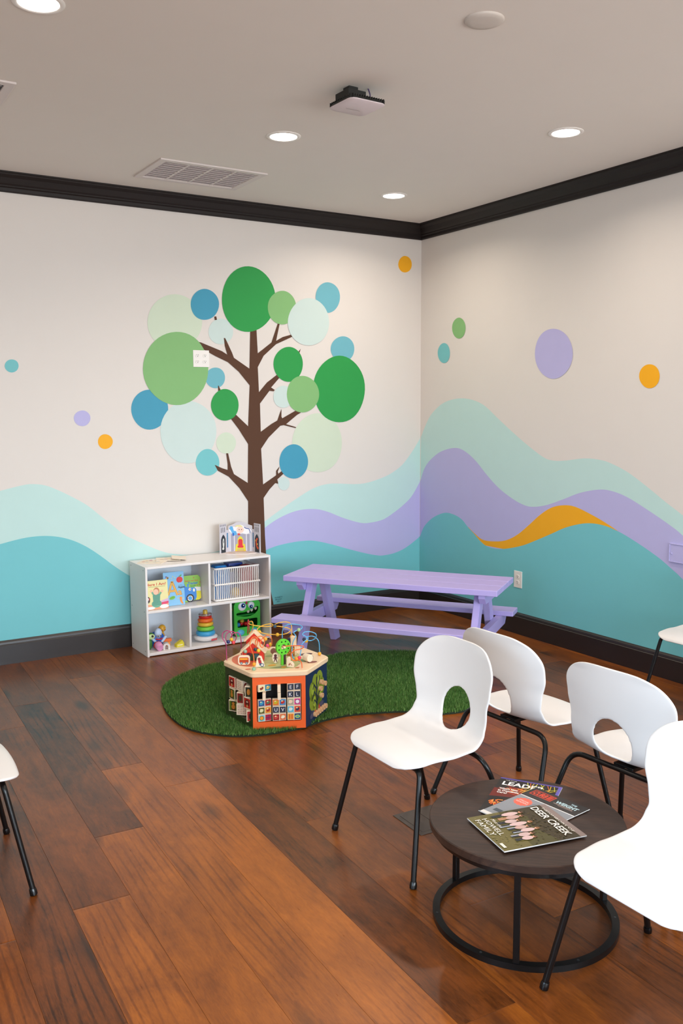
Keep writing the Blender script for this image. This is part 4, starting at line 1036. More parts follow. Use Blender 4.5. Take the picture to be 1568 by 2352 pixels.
MB().sphere((.010, -.020, .102), .0085, 12).build('stone', mat('avocado_stone', '#33201a', .35), t, 60)
t = thing('cheese_ball_toy', 'yellow toy ball with red holes resting behind the penguin arm', 'toy', (-2.404, -.163, .026))
MB().sphere((0, 0, .112), .027, 18).sphere((0, .012, .045), .024, 14, sq=(1, 1, 1.88)).build('body', mat('cheese_yellow', '#e5ac34', .4), t, 60)
for x, z in ((-.008, .102), (.006, .118), (.014, .104)): MB().sphere((x, -.0235, z), .0042, 8).build('hole_spot', mat('cheese_red', '#a5301f', .4), t, 60)
t = thing('pink_cup_toy', 'pink toy cup with a red rim lying in front of the penguin toy', 'toy', (-2.488, -.312, .026))
MB().lathe([(.0001, 0), (.022, .002), (.0265, .02), (.0265, .040), (.024, .050), (.0001, .053)], 22, Matrix.Translation((0, -.018, .027)) @ rotm('X', -72) @ Matrix.Translation((0, 0, -.02))).build('cup', mat('toy_pink', '#e49cc8', .4), t, 50)
MB().tube([(.003 + .027 * math.cos(a), .020, .029 + .024 * math.sin(a)) for a in [2 * PI * i / 20 for i in range(20)]], .005, 8, True).build('rim', mat('toy_rim_red', '#c02a2c', .4), t, 60)
arch = [(-.024, 0), (-.011, 0), (-.011, .020)] + [(.011 * math.cos(a), .020 + .011 * math.sin(a)) for a in [PI - PI * i / 8 for i in range(9)]] + [(.011, 0), (.024, 0), (.024, .022)] + [(.024 * math.cos(a), .022 + .022 * math.sin(a)) for a in [PI * i / 12 for i in range(1, 12)]] + [(-.024, .022)]
t = thing('arch_block', 'white arch-shaped toy block on the lower shelf panel', 'toy block', (-2.432, -.315, .026), math.radians(-12))
MB().prism(arch, -.016, .016, rotm('X', 90)).build('arch', mat('block_white', '#e4e2dc', .45), t, 40); MB().box((0, .0, .0462), (.022, .034, .002), .0006).build('top_stripe', mat('block_grey', '#c4ccc8', .45), t)
t = thing('orange_block', 'orange T-shaped toy block behind the white arch block', 'toy block', (-2.400, -.245, .026), math.radians(-8))
MB().box((0, 0, .045), (.062, .030, .022), .004).build('bar', mat('block_orange', '#ef7433', .45), t); MB().box((.008, 0, .017), (.024, .026, .034), .003).build('stem', mat('block_amber', '#f29a3e', .45), t)
t = thing('wedge_block', 'yellow wedge-shaped toy block near the compartment divider', 'toy block', (-2.328, -.300, .026), math.radians(8))
MB().prism([(-.032, 0), (.028, 0), (.028, .024), (.014, .046), (-.032, .020)], -.016, .016, rotm('X', 90)).build('wedge', mat('block_yellow', '#ddd034', .45), t); MB().box((-.004, -.0165, .014), (.04, .0015, .010), .0004).build('edge_band', mat('block_pale', '#ece0a0', .45), t)

# ------------------------------------------------------------------ things on the shelf top
for i, (x, y, w, h, rz, lb, cs) in enumerate(((-2.47, -.19, .175, .135, -42, 'thin cream activity card lying flat on the shelf end', ['#c9d4d6', '#e8c89a', '#d8a0a0']), (-2.345, -.165, .17, .13, -20, 'thin cream folded card with one lifted edge on the shelf', ['#e2b9a8', '#d9c2c8', '#e8d8b0']))):
    t = thing('activity_card', lb, 'card', (x, y, SH + .0006 + .0045 * i), math.radians(rz), 'cards on the storage shelf')
    MB().box((0, 0, .002), (w, h, .004), .0008).build('sheet', mat('card_cream', '#efe2cf', .6), t)
    if i: MB().add(*bevel_box(.10, h, .003, .0006), Matrix.Translation((.075, 0, .011)) @ rotm('Y', 6)).build('flap', mat('card_cream', '#efe2cf', .6), t)
    p = Print((0, 0, .004), (1, 0, 0), (0, 1, 0), step=.00008, base=.0002)
    for k in range(9): p.ell(rm.uniform(-w * .4, w * .2), rm.uniform(-h * .4, h * .4), rm.uniform(.008, .02), rm.uniform(.005, .012), ink(cs[k % 3]), 10)
    p.build('picture', t)

# puppet castle: back panel, two hinged towers, two narrow column strips
cs = thing('puppet_castle', 'small grey folding castle theatre with a red throne on the shelf end', 'toy castle', (-1.765, -.135, SH), math.radians(-27))
CG = mat('castle_card', '#cfccd4', .55, .3); CD = ink('#2c343e')
def board(name, pts, o, ux, th=.006):
    """upright card: outline in (along, z) placed at o, running along unit ux"""
    ux = Vector((ux[0], ux[1], 0)).normalized(); n = Vector((ux.y, -ux.x, 0))
    M = Matrix(((ux.x, 0, n.x, o[0]), (ux.y, 0, n.y, o[1]), (0, 1, 0, 0), (0, 0, 0, 1)))
    q = MB().prism(pts, -th, 0, M).build(name, CG, cs)
    return q, Print(M @ Vector((0, 0, 0)), ux, (0, 0, 1), step=.0001, base=.0003)
W2 = .090
q, p = board('back_panel', [(-W2, 0), (W2, 0), (W2, .195), (.055, .207), (.03, .222), (0, .226), (-.03, .222), (-.055, .207), (-W2, .195)], (0, .03), (1, 0))
gr, wh = ink('#a9a6b6'), ink('#d9d8e0')
p.rect(-.075, .003, .075, .135, gr)
for x in (-.075, -.045, .045, .073): p.rect(x - .004, .003, x + .004, .14, wh)
p.poly([(-.040, .004), (.040, .004), (.034, .05), (.034, .058), (.022, .058), (.020, .095), (.010, .112), (0, .118), (-.010, .112), (-.020, .095), (-.022, .058), (-.034, .058), (-.034, .05)], ink('#e2d23c')); p.poly([(-.016, .03), (.016, .03), (.022, .034), (.022, .046), (.016, .046), (.016, .085), (.010, .096), (-.010, .096), (-.016, .085), (-.016, .046), (-.022, .046), (-.022, .034)], ink('#dc3038')); p.rect(-.026, .004, .026, .024, ink('#cdb86a')); p.rect(-.048, .001, .048, .005, ink('#c8402c'))
p.ell(-.045, .165, .040, .025, ink('#f1f1f4')); p.ell(.045, .155, .040, .022, ink('#f1f1f4')); p.ell(0, .170, .035, .034, ink('#f1f1f4')); p.ell(0, .166, .027, .025, ink('#f2d3c4')); p.poly([(-.040, .185), (-.030, .200), (0, .203), (.022, .190), (.0, .186), (-.02, .190)], ink('#e8e0a0'))
p.poly([(-.082, .175), (-.070, .195), (-.056, .190), (-.048, .160), (-.03, .155), (-.026, .130), (-.055, .120), (-.062, .145), (-.072, .165)], ink('#5fb0e6')); p.poly([(-.058, .14), (-.048, .145), (-.046, .122), (-.058, .120)], ink('#2d62c0')); p.line([(.03, .185), (.045, .175), (.065, .172), (.073, .15), (.072, .14)], .005, ink('#2b4a9c')); p.ell(-.010, .132, .010, .008, ink('#d84638')); p.ell(-.008, .168, .003, .004, ink('#4a3a3a')); p.ell(.010, .168, .003, .004, ink('#4a3a3a'))
p.build('stage_print', q)
cren = lambda w, h: [(0, 0), (w, 0), (w, h)] + sum([[(w - .004 - i * (w / 4), h), (w - .004 - i * (w / 4), h - .012), (w - w / 8 - .004 - i * (w / 4), h - .012), (w - w / 8 - .004 - i * (w / 4), h)] for i in range(4)], []) + [(0, h)]
for s in (-1, 1):
    a = Vector((s * W2, .03)); b = a + Vector((s * .012, -.028))
    o1 = a if s > 0 else b; ux = (b - a) if s > 0 else (a - b); ln2 = ux.length
    q, p = board('column_strip', [(0, 0), (ln2, 0), (ln2, .165), (0, .170)], o1, ux); p.rect(.006, .035, ln2 - .006, .145, ink('#1f6fb0'))
    for i in range(5): p.poly([(.006, .05 + i * .018), (ln2 - .006, .062 + i * .018), (ln2 - .006, .068 + i * .018), (.006, .056 + i * .018)], ink('#2f9aa8'))
    p.build('column_print', q)
    c = b + Vector((s * .045, -.064)).normalized() * .078
    o2 = b if s > 0 else c; ux = (c - b) if s > 0 else (b - c)
    q, p = board('tower', cren(.078, .218), o2, ux)
    for i in range(3): p.rect(.014 + .020 * i, .155, .020 + .020 * i, .192, CD)
    for i in range(4): p.rect(.006 + .018 * i, .200, .011 + .018 * i, .212, CD)
    p.poly([(.012, .004), (.066, .004), (.066, .105), (.055, .125), (.039, .140), (.023, .125), (.012, .105)], CD)
    if s < 0: p.ell(.040, .075, .011, .036, ink('#d8dcd8')); p.ell(.036, .035, .012, .010, ink('#d8dcd8')); p.ell(.042, .085, .004, .012, ink('#54606a'))
    else: p.line([(.048, .108), (.032, .095), (.030, .065), (.042, .04), (.056, .032)], .015, ink('#e2552a')); p.ell(.024, .09, .005, .008, ink('#d8b84a')); p.ell(.044, .065, .006, .006, ink('#e8d870'))
    p.build('tower_print', q)
fl = [(-W2, .028), (-W2 - .055, -.06), (-.05, -.085), (.06, -.085), (W2 + .03, -.05), (W2, .028)]
MB().prism(fl, .0, .003).build('stage_floor', mat('castle_floor', '#e6d8d2', .6), cs)
p = Print((0, 0, .003), (1, 0, 0), (0, 1, 0), step=.0001, base=.0003); p.line([(-.03, .0), (0, .008), (.03, 0)], .006, ink('#6a9a72')); p.line([(-.08, .0), (-.06, .004)], .006, ink('#5a8a68')); p.ell(-.07, -.045, .018, .008, ink('#c98a52')); p.ell(-.045, -.055, .010, .006, ink('#6a5a4a')); p.ell(.06, -.04, .02, .006, ink('#e2cdb0')); p.build('floor_print', cs)

# ------------------------------------------------------------------ hexagonal activity cube
CC = (-2.384, -1.881); CROT = math.radians(-24.4)
cube = thing('activity_cube', 'hexagonal wooden activity cube with bead mazes standing on the grass rug', 'activity toy', (CC[0], CC[1], .011), CROT)
HX, HB, HT = .280, .286, .314
MAPLE = wood('maple_top', '#d8b48c', '#ecd0ac', '#f4dfc2', rough=.4, axis='X', tone=.5, knots=False, contrast=.5)
TILEW = mat('tile_maple', '#efdcc0', .45, .4, .05, 50)
OR_, GN_, NV_ = mat('panel_orange', '#ee6222', .42), mat('panel_forest', '#2c3b17', .45), mat('panel_navy', '#152c4e', .45)
hexp = lambda R, a0=0: [(R * math.cos(math.radians(a0 + 60 * i)), R * math.sin(math.radians(a0 + 60 * i))) for i in range(6)]
def rhex(R, r, n=3):
    out = []; P = [Vector(p) for p in hexp(R)]
    for i in range(6):
        a, b, c = P[i - 1], P[i], P[(i + 1) % 6]; p = b + (a - b).normalized() * r; q = b + (c - b).normalized() * r
        for k in range(n + 1): t_ = k / n; w_ = p * (1 - t_) ** 2 + b * 2 * t_ * (1 - t_) + q * t_ * t_; out.append((w_.x, w_.y))
    return out
stack(MB(), [(rhex(.288, .02), HB), (rhex(.292, .02), HB + .004), (rhex(.292, .02), HT - .005), (rhex(.286, .02), HT)]).build('top_board', MAPLE, cube, 30)
MB().prism(hexp(.17), .004, HB).build('shade_filler', mat('filler_black', '#191715', .7), cube)  # black prism added to stand in for shade inside the panel windows
MB().prism(hexp(.262), 0, .012).build('floor_board', TILEW, cube)
AP_ = HX * math.cos(PI / 6)
def face_m(phi): return Matrix.Translation((AP_ * math.cos(math.radians(phi)), AP_ * math.sin(math.radians(phi)), 0)) @ Matrix.Rotation(math.radians(phi + 90), 4, 'Z')
def panel(phi, m, win=None):
    M = face_m(phi); s = HX / 2 - .0005; d = .012; ins = d * math.tan(PI / 6)
    if not win:
        vs = [(-s, 0, 0), (s, 0, 0), (s, 0, HB), (-s, 0, HB), (-s + ins, d, 0), (s - ins, d, 0), (s - ins, d, HB), (-s + ins, d, HB)]
        fs = [[0, 1, 2, 3], [7, 6, 5, 4], [0, 4, 5, 1], [1, 5, 6, 2], [2, 6, 7, 3], [3, 7, 4, 0]]
        return MB().add(vs, fs, M).build('side_panel', m, cube)
    o = [(-s, 0), (s, 0), (s, HB), (-s, HB)]; i_ = rr_rect(*win, .01, 3)
    tri = tessellate_polygon([[Vector((x, z, 0)) for x, z in o], [Vector((x, z, 0)) for x, z in i_[::-1]]])
    pts = o + i_[::-1]; k = len(pts)
    oi = [(-s + ins, 0), (s - ins, 0), (s - ins, HB), (-s + ins, HB)] + i_[::-1]
    vs = [(x, 0, z) for x, z in pts] + [(x, d, z) for x, z in oi]
    fs = [list(t_) for t_ in tri] + [[a + k for a in t_][::-1] for t_ in tri] + [[a, (a + 1) % 4, k + (a + 1) % 4, k + a] for a in range(4)]
    n = len(i_); fs += [[4 + a, 4 + (a + 1) % n, k + 4 + (a + 1) % n, k + 4 + a] for a in range(n)]
    return MB().add(vs, fs, M).build('side_panel', m, cube)
panel(-90, OR_, (-.118, .040, .118, .246)); panel(210, GN_, (-.118, .040, .118, .246)); rp_ = panel(-30, NV_)
panel(30, OR_); panel(90, GN_); panel(150, NV_)
RODM = mat('steel_rod', '#8d8f90', .35, metal=.8)
def pic(p, x0, y0, s, kind, a, b):
    p.rect(x0, y0, x0 + s, y0 + s, ink(a)); c, d = x0 + s / 2, y0 + s / 2
    if len(kind) == 1: p.text(kind, c, y0 + s * .22, s * .80, ink(b), align='c', bold=.0003)
    elif kind == 'disc': p.ell(c, d, s * .38, s * .38, ink('#33302c')); p.ell(c, d, s * .31, s * .31, ink(b))
    elif kind == 'oval': p.ell(c, d, s * .42, s * .28, ink(b)); p.ell(c, d, s * .24, s * .12, ink('#3f9aa8'))
    elif kind == 'bars':
        for q_ in (.3, .7): p.rect(x0 + s * q_ - s * .12, y0 + s * .1, x0 + s * q_ + s * .12, y0 + s * .9, ink(b))
    elif kind == 'grid':
        p.rect(x0, d - s * .06, x0 + s, d + s * .06, ink(b)); p.rect(c - s * .04, y0, c + s * .04, y0 + s, ink(b))
    elif kind == 'dots':
        for i in range(5):
            for j in range(5): p.ell(x0 + s * (.14 + .18 * i), y0 + s * (.14 + .18 * j), s * .045, s * .045, ink(['#8a2f2a', '#7d8a3a', '#5a3a3a', '#b0702a'][(i * 3 + j) % 4]), 8); p.lay -= 1
        p.lay += 1
    elif kind == 'bear':
        for q_ in (.08, .2, .8, .92): p.rect(x0 + s * q_ - s * .035, y0, x0 + s * q_ + s * .035, y0 + s, ink('#6f8a2a'))
        p.ell(c, d - s * .10, s * .22, s * .26, ink(b)); p.ell(c, d + s * .26, s * .17, s * .15, ink(b)); p.ell(c - s * .14, y0 + s * .12, s * .09, s * .07, ink('#5a3018')); p.ell(c + s * .14, y0 + s * .12, s * .09, s * .07, ink('#5a3018'))
    elif kind == 'monkey':
        p.ell(c, d + s * .02, s * .34, s * .34, ink(b)); p.ell(c, d + s * .14, s * .16, s * .10, ink('#c9a48a')); p.ell(c, d - s * .28, s * .11, s * .16, ink('#d8a060'))
    else: p.ell(c, d, s * .34, s * .26, ink(b), 14, .5); p.ell(c - s * .1, d + s * .2, s * .16, s * .1, ink('#f0dca0'), 10)
def tile(phi, x, z, w, h, th, ang, pics, y=.012):
    M = face_m(phi) @ Matrix.Translation((x, y, z)) @ Matrix.Rotation(math.radians(ang), 4, 'Z')
    b = MB().box((0, 0, 0), (w, th, h), .0018).build('picture_block', TILEW, cube); b.matrix_local = M
    if pics:
        if th > .03:
            for f in (1, -1):
                p = Print((f * w / 2, 0, 0), (0, f, 0), (0, 0, 1), step=.00008, base=.0002)
                p.rect(-th * .40, -h * .42, th * .40, h * .42, ink(pics[0][1])); p.ell(0, 0, th * .22, h * .26, ink(pics[0][2])); p.build('block_print', b)
        for f in (1, -1):
            p = Print((0, -f * th / 2, 0), (f, 0, 0), (0, 0, 1), step=.00008, base=.0002); s = h * .84; n = len(pics)
            for i, (k_, a, c) in enumerate(pics): pic(p, (-n / 2 + i) * (w / n) + (w / n - s) / 2, -h / 2 + (h - s) / 2, s, k_, a, c)
            p.build('block_print', b)
BL = '#262b3e'
FR = [[(0, 20, [('owl', '#e9d9a8', '#8a2a1a'), ('twig', '#2f7f9a', '#d0b060')]), (0, 87, [('twig', '#d08a5a', '#7a3a1a'), ('E', BL, '#d8d8dc')]), (1, 6, [('E', BL, '#d8d8dc'), ('F', BL, '#d8d8dc')])],
      [(0, 86, [('owl', '#c88', '#733'), ('owl', '#488', '#235')]), (0, 88, [('owl', '#c88', '#733'), ('owl', '#488', '#235')]), (1, 0, [('K', BL, '#e2e2e4'), ('L', BL, '#e2e2e4')])],
      [(1, 14, [('twig', '#27508a', '#3f9ab8'), ('owl', '#a8181c', '#5a6a4a')]), (1, 0, [('owl', '#d87a2a', '#c8b020'), ('twig', '#3f7fb0', '#c02a20')]), (1, 0, [('owl', '#a8a088', '#e8c8b0'), ('disc', '#d83a8a', '#e8e0e4')])],
      [(1, 14, [('owl', '#5a5a1a', '#d8d8a8'), ('owl', '#e0902a', '#a82a1a')]), (1, 0, [('U', BL, '#e2e2e4'), ('V', BL, '#e2e2e4')]), (1, 0, [('twig', '#5ab0c8', '#d8e0dc'), ('owl', '#d04a2a', '#2a3050')])],
      [(1, 14, [('disc', '#7ac4d0', '#eb9a2a'), ('grid', '#a8143a', '#5a2a5a')]), (1, 5, [('owl', '#9a1414', '#c8483a'), ('twig', '#d86a3a', '#e8e0c8')]), (1, 0, [('bars', '#e8a03a', '#d8622a'), ('oval', '#22406a', '#a8c85a')])]]
for r in range(5):
    for c in range(3):
        _, ang, pics = FR[r][c]
        for q in pics:
            pass
        pics = [(k_, a if len(a) == 7 else '#' + ''.join(ch * 2 for ch in a[1:]), b if len(b) == 7 else '#' + ''.join(ch * 2 for ch in b[1:])) for k_, a, b in pics]
        tile(-90, (-.078, 0, .078)[c], .2255 - .0405 * r, .072, .0385, .017, ang, pics)
for x in (-.078, 0, .078): MB().tube([Vector((x, .012, .014)), Vector((x, .012, HB))], .003, 8).build('rod', RODM, cube).matrix_local = face_m(-90)
GRD = [[('monkey', '#b8281c', '#5a1414', 4), ('dots', '#ead6c0', '#8a2f2a', 0), ('bear', '#2a2a18', '#b8742a', -48)], [('bear', '#2a2a18', '#c8842a', 0), ('bear', '#7a2420', '#3a3a22', -58), ('monkey', '#b8281c', '#5a1414', 6)], [('bear', '#2a2a18', '#b8742a', 28), ('dots', '#e8cdb8', '#8a2f2a', 42), ('monkey', '#b03028', '#4a1414', -32)]]
for r in range(3):
    for c in range(3):
        k_, a, b, ang = GRD[r][c]; tile(210, (-.078, 0, .078)[c], .208 - .066 * r + (0, 0, -.012)[c], .060, .063, .042, ang, [(k_, a, b)], y=.024)
for x in (-.078, 0, .078): MB().tube([Vector((x, .024, .014)), Vector((x, .024, HB))], .003, 8).build('rod', RODM, cube).matrix_local = face_m(210)
# navy side: painted tree, peg rings
Mf = face_m(-30); p = Print(Mf @ Vector((0, 0, 0)), Mf.to_3x3() @ Vector((1, 0, 0)), (0, 0, 1), step=.0001, base=.0003)
LF, LF2 = ink('#7d8f2c'), ink('#95a838')
for x, z, rx, rz, a in ((-.055, .17, .040, .055, .2), (-.02, .21, .04, .05, 0), (.035, .215, .045, .05, 0), (.065, .17, .038, .05, 0), (-.05, .115, .045, .05, 0), (.03, .13, .05, .06, 0), (0, .09, .05, .045, 0)): p.ell(x, z, rx, rz, LF, 18, a); p.lay -= 1
p.lay += 1
for x, z, rx, rz in ((-.05, .18, .018, .03), (.02, .2, .016, .035), (.05, .15, .016, .03), (-.03, .11, .018, .03)): p.ell(x, z, rx, rz, LF2)
TR_ = ink('#14243c'); p.line([(.0, .03), (.002, .10), (.0, .17), (.004, .235)], .012, TR_)
for q in ([(0, .09), (-.03, .12), (-.04, .10)], [(0, .13), (-.03, .165), (-.055, .13)], [(0, .17), (-.035, .205), (-.05, .18)], [(0, .12), (.04, .15)], [(0, .16), (.035, .21), (.04, .235)], [(0, .10), (.03, .125)]): p.line(q, .008, TR_)
p.ell(-.02, .05, .012, .010, ink('#b8483a')); p.ell(.03, .062, .012, .018, ink('#a83a34')); p.ell(-.07, .04, .022, .014, ink('#4a4a62')); p.ell(.06, .075, .028, .012, ink('#4a4a62'))
p.build('tree_print', rp_)
ringp = [(.009, 0), (.0135, 0), (.0135, .015), (.009, .015), (.009, 0)]
for x, z in ((.050, .196), (.095, .176), (.038, .163), (.052, .120)) + tuple((-.035 + .0275 * i, .040 + .001 * i) for i in range(6)):
    o = MB().lathe(ringp, 18).lathe([(.0085, .006), (.0001, .006)], 18, m=None).build('peg_ring', mat('peg_maple', '#dcae82', .45), cube, 40)
    o.matrix_local = face_m(-30) @ Matrix.Translation((x, 0, z)) @ rotm('X', 90)
# printed scene on the top
p = Print((0, 0, HT), (1, 0, 0), (0, 1, 0), step=.0001, base=.0003)
p.poly([(q.x, q.y) for q in catmull([Vector(v) for v in [(-.10, -.17, 0), (0, -.20, 0), (.08, -.19, 0), (.12, -.12, 0), (.14, -.03, 0), (.12, .10, 0), (.05, .17, 0), (-.06, .16, 0), (-.10, .05, 0), (-.13, -.05, 0)]], 6, True)], ink('#b9bd7e'))
p.poly([(q.x, q.y) for q in catmull([Vector(v) for v in [(-.24, -.03, 0), (-.20, -.11, 0), (-.14, -.14, 0), (-.11, -.08, 0), (-.14, .02, 0), (-.19, .10, 0), (-.235, .06, 0)]], 6, True)], ink('#d9744e'))
p.poly([(q.x, q.y) for q in catmull([Vector(v) for v in [(-.05, -.18, 0), (.02, -.155, 0), (.08, -.165, 0), (.03, -.19, 0)]], 6, True)], ink('#7d8a5c'))
for x, y, r, c in ((.15, -.06, .03, '#6d8a5a'), (.19, -.10, .022, '#8a4a3a'), (.17, .06, .03, '#6a4a44'), (.02, .0, .03, '#d8c878'), (-.02, .06, .03, '#96a860'), (.06, -.05, .022, '#8fa058'), (-.03, -.13, .018, '#d8a23c'), (.03, -.175, .012, '#e08a30'), (.08, .06, .02, '#a8683a'), (-.16, -.185, .012, '#d8785a'), (.10, -.195, .01, '#b8683a')): p.ell(x, y, r * 1.3, r * .8, ink(c), 16, .4)
p.build('top_print', cube)
# toys standing on the top
def bit(nm, mb_, m, x, y, rz=0, sm=40, sub=None):
    o = mb_.build(nm, m, cube, sm); o.location = (x, y, HT); o.rotation_euler = (0, 0, math.radians(rz)); return o
RED = mat('toy_house_red', '#dd3320', .42)
def gable(w, d, eave, ridge, y0, th=.010, ov=.016):
    body = MB().prism([(-w / 2, 0), (w / 2, 0), (w / 2, eave), (0, ridge), (-w / 2, eave)], -d, 0, Matrix.Translation((0, y0, 0)) @ rotm('X', 90))
    roof = MB(); sl = math.atan2(ridge - eave, w / 2); L_ = math.hypot(w / 2, ridge - eave) + ov
    for s in (-1, 1):
        cx = s * (L_ / 2) * math.cos(sl); cz = ridge + th / 2 + .001 - (L_ / 2) * math.sin(sl)
        roof.box((cx, y0 + d / 2, cz), (L_, d + .012, th), .002, rot=rotm('Y', s * math.degrees(sl)))
    return body, roof
h1b, h1r = gable(.116, .062, .052, .104, -.005); h2b, h2r = gable(.086, .045, .100, .142, .060)
hs = bit('toy_house', h1b, RED, -.128, -.035, -8)
for nm, m_, mm in (('house_roof', h1r, MAPLE), ('house_tower', h2b, RED), ('tower_roof', h2r, MAPLE)): m_.build(nm, mm, hs)
p = Print((0, -.005, 0), (1, 0, 0), (0, 0, 1), step=.0002, base=.0004); p.rect(-.035, .004, .035, .045, ink('#2e4a2a')); p.ell(-.02, .04, .012, .01, ink('#5a2030')); p.ell(.02, .03, .012, .012, ink('#3a5a6a')); p.build('house_print', hs)
def cutout(nm, pts, x, y, rz, th=.014): return bit(nm, MB().prism(pts, -th / 2, th / 2, rotm('X', 90)), TILEW, x, y, rz)
def pface(th=.014): return Print((0, -th / 2, 0), (1, 0, 0), (0, 0, 1), step=.00012, base=.0003)
o = cutout('bus_block', rr_rect(-.032, .002, .032, .052, .014), -.178, -.098, -6)
p = pface(); p.poly(rr_rect(-.025, .012, .025, .043, .006), ink('#cf4a1c')); p.rect(-.022, .030, .020, .038, ink('#efb23a')); p.rect(-.025, .022, .025, .025, ink('#8a2a18'))
for x in (-.014, .014): p.ell(x, .011, .007, .007, ink('#3a6a7a')); p.ell(x, .011, .003, .003, ink('#d8e0e0'))
p.build('bus_print', o)
o = cutout('cyclist_block', [(-.024, .002), (.024, .002), (.026, .010), (.010, .058), (-.004, .062), (-.014, .052)], -.096, -.150, 4)
p = pface(); p.ell(-.004, .046, .008, .008, ink('#8a3020')); p.poly([(-.010, .040), (.006, .040), (.010, .022), (-.006, .020)], ink('#a8242c')); p.poly([(-.002, .022), (.010, .022), (.004, .010), (-.004, .012)], ink('#2a4a7a')); p.ell(.012, .012, .010, .010, ink('#4a5a72')); p.ell(.012, .012, .006, .006, ink('#e8e4dc')); p.ell(.012, .012, .002, .002, ink('#4a5a72')); p.build('cyclist_print', o)
o = cutout('child_block', [(.017 * math.cos(a) * (1 + .1 * math.sin(a)), .028 + .027 * math.sin(a)) for a in [2 * PI * i / 20 for i in range(20)]], -.010, -.085, 6)
p = pface(); KD = ink('#5a1c26'); p.ell(0, .042, .008, .008, KD); p.poly([(-.006, .036), (.006, .036), (.006, .020), (-.006, .020)], KD); p.line([(-.012, .028), (0, .033), (.012, .028)], .004, KD); p.line([(-.003, .022), (-.008, .008)], .005, KD); p.line([(.003, .022), (.007, .007)], .005, KD); p.build('child_print', o)
o = cutout('dog_block', [(-.018, .002), (.018, .002), (.020, .016), (.010, .030), (-.002, .034), (.0, .05), (-.010, .056), (-.018, .050)], .066, -.178, -30)
p = pface(); p.line([(-.008, .010), (0, .024), (.012, .012)], .003, ink('#9a3a2a')); p.ell(-.004, .016, .004, .004, ink('#9a3a2a')); p.build('dog_print', o)
o = bit('rabbit_roller', MB().lathe([(.019, 0), (.021, .002), (.021, .044), (.019, .046)], 24, Matrix.Translation((-.02, .01, .022)) @ rotm('Y', 90) @ rotm('X', 25)), TILEW, .165, -.085, -30)
p = Print((.0268, .01, .022), (0, 1, 0), (0, 0, 1), step=.0002, base=.0006); p.ell(0, 0, .008, .011, ink('#8a8478')); p.ell(-.004, .008, .003, .006, ink('#4a443c')); p.build('roller_print', o)
GW = mat('toy_wheel_green', '#5cc92c', .4)
wheel = MB(); n_ = 36; out_ = [(.043 * math.cos(2 * PI * i / n_), .043 * math.sin(2 * PI * i / n_)) for i in range(n_)]; hol = [(.015 * math.cos(2 * PI * i / n_), .015 * math.sin(2 * PI * i / n_)) for i in range(n_)]
for za, zb in ((-.007, .007),):
    vs = [(x, y, z) for z in (za, zb) for x, y in out_] + [(x, y, z) for z in (za, zb) for x, y in hol]; fs = []
    for i in range(n_):
        j = (i + 1) % n_; fs += [[i, j, n_ + j, n_ + i], [2 * n_ + i, 3 * n_ + i, 3 * n_ + j, 2 * n_ + j], [i, 2 * n_ + i, 2 * n_ + j, j], [n_ + i, n_ + j, 3 * n_ + j, 3 * n_ + i]]
    wheel.add(vs, fs, Matrix.Translation((0, 0, .100)) @ rotm('X', 90))
wo = bit('tree_wheel', wheel, GW, .030, -.130, 27, 35)
for i in range(8): a = 2 * PI * (i + .5) / 8; MB().lathe([(.0042, 0), (.0001, .0)], 12, Matrix.Translation((.031 * math.cos(a), -.0073, .100 + .031 * math.sin(a))) @ rotm('X', 90)).build('finger_hole', ink('#123a10'), wo)
MB().box((-.004, .004, .032), (.014, .012, .064), .002).build('tree_stem', GW, wo); MB().box((.012, .006, .030), (.014, .010, .060), .002).build('tree_trunk', mat('toy_trunk', '#3a1f1a', .5), wo)
MB().lathe([(.006, -.02), (.006, .02)], 12, Matrix.Translation((0, 0, .100)) @ rotm('X', 90)).build('axle', MAPLE, wo, 40)
o = bit('barn_post', MB().box((0, 0, .055), (.030, .028, .110), .004), MAPLE, .100, .05, -20); MB().box((-.022, -.004, .075), (.018, .024, .050), .003).build('barn_door', mat('toy_door_navy', '#1c2340', .45), o); MB().box((-.012, -.010, .028), (.044, .016, .056), .003).build('fruit_board', mat('toy_board_brown', '#9a5a24', .45), o)
for i in range(8): MB().sphere((-.028 + .011 * (i % 4), -.0185, .012 + .024 * (i // 4) + .006 * (i % 2)), .0032, 8).build('fruit', mat('toy_fruit_yellow', '#dcc050', .4), o)
o = bit('spinner', MB().lathe([(.017, 0), (.017, .007), (.0001, .0075)], 20, Matrix.Translation((0, 0, .03)) @ rotm('X', 80)), mat('toy_spinner', '#7a4a34', .45), -.012, .045); MB().lathe([(.004, 0), (.004, .04)], 8).build('spinner_post', MAPLE, o)
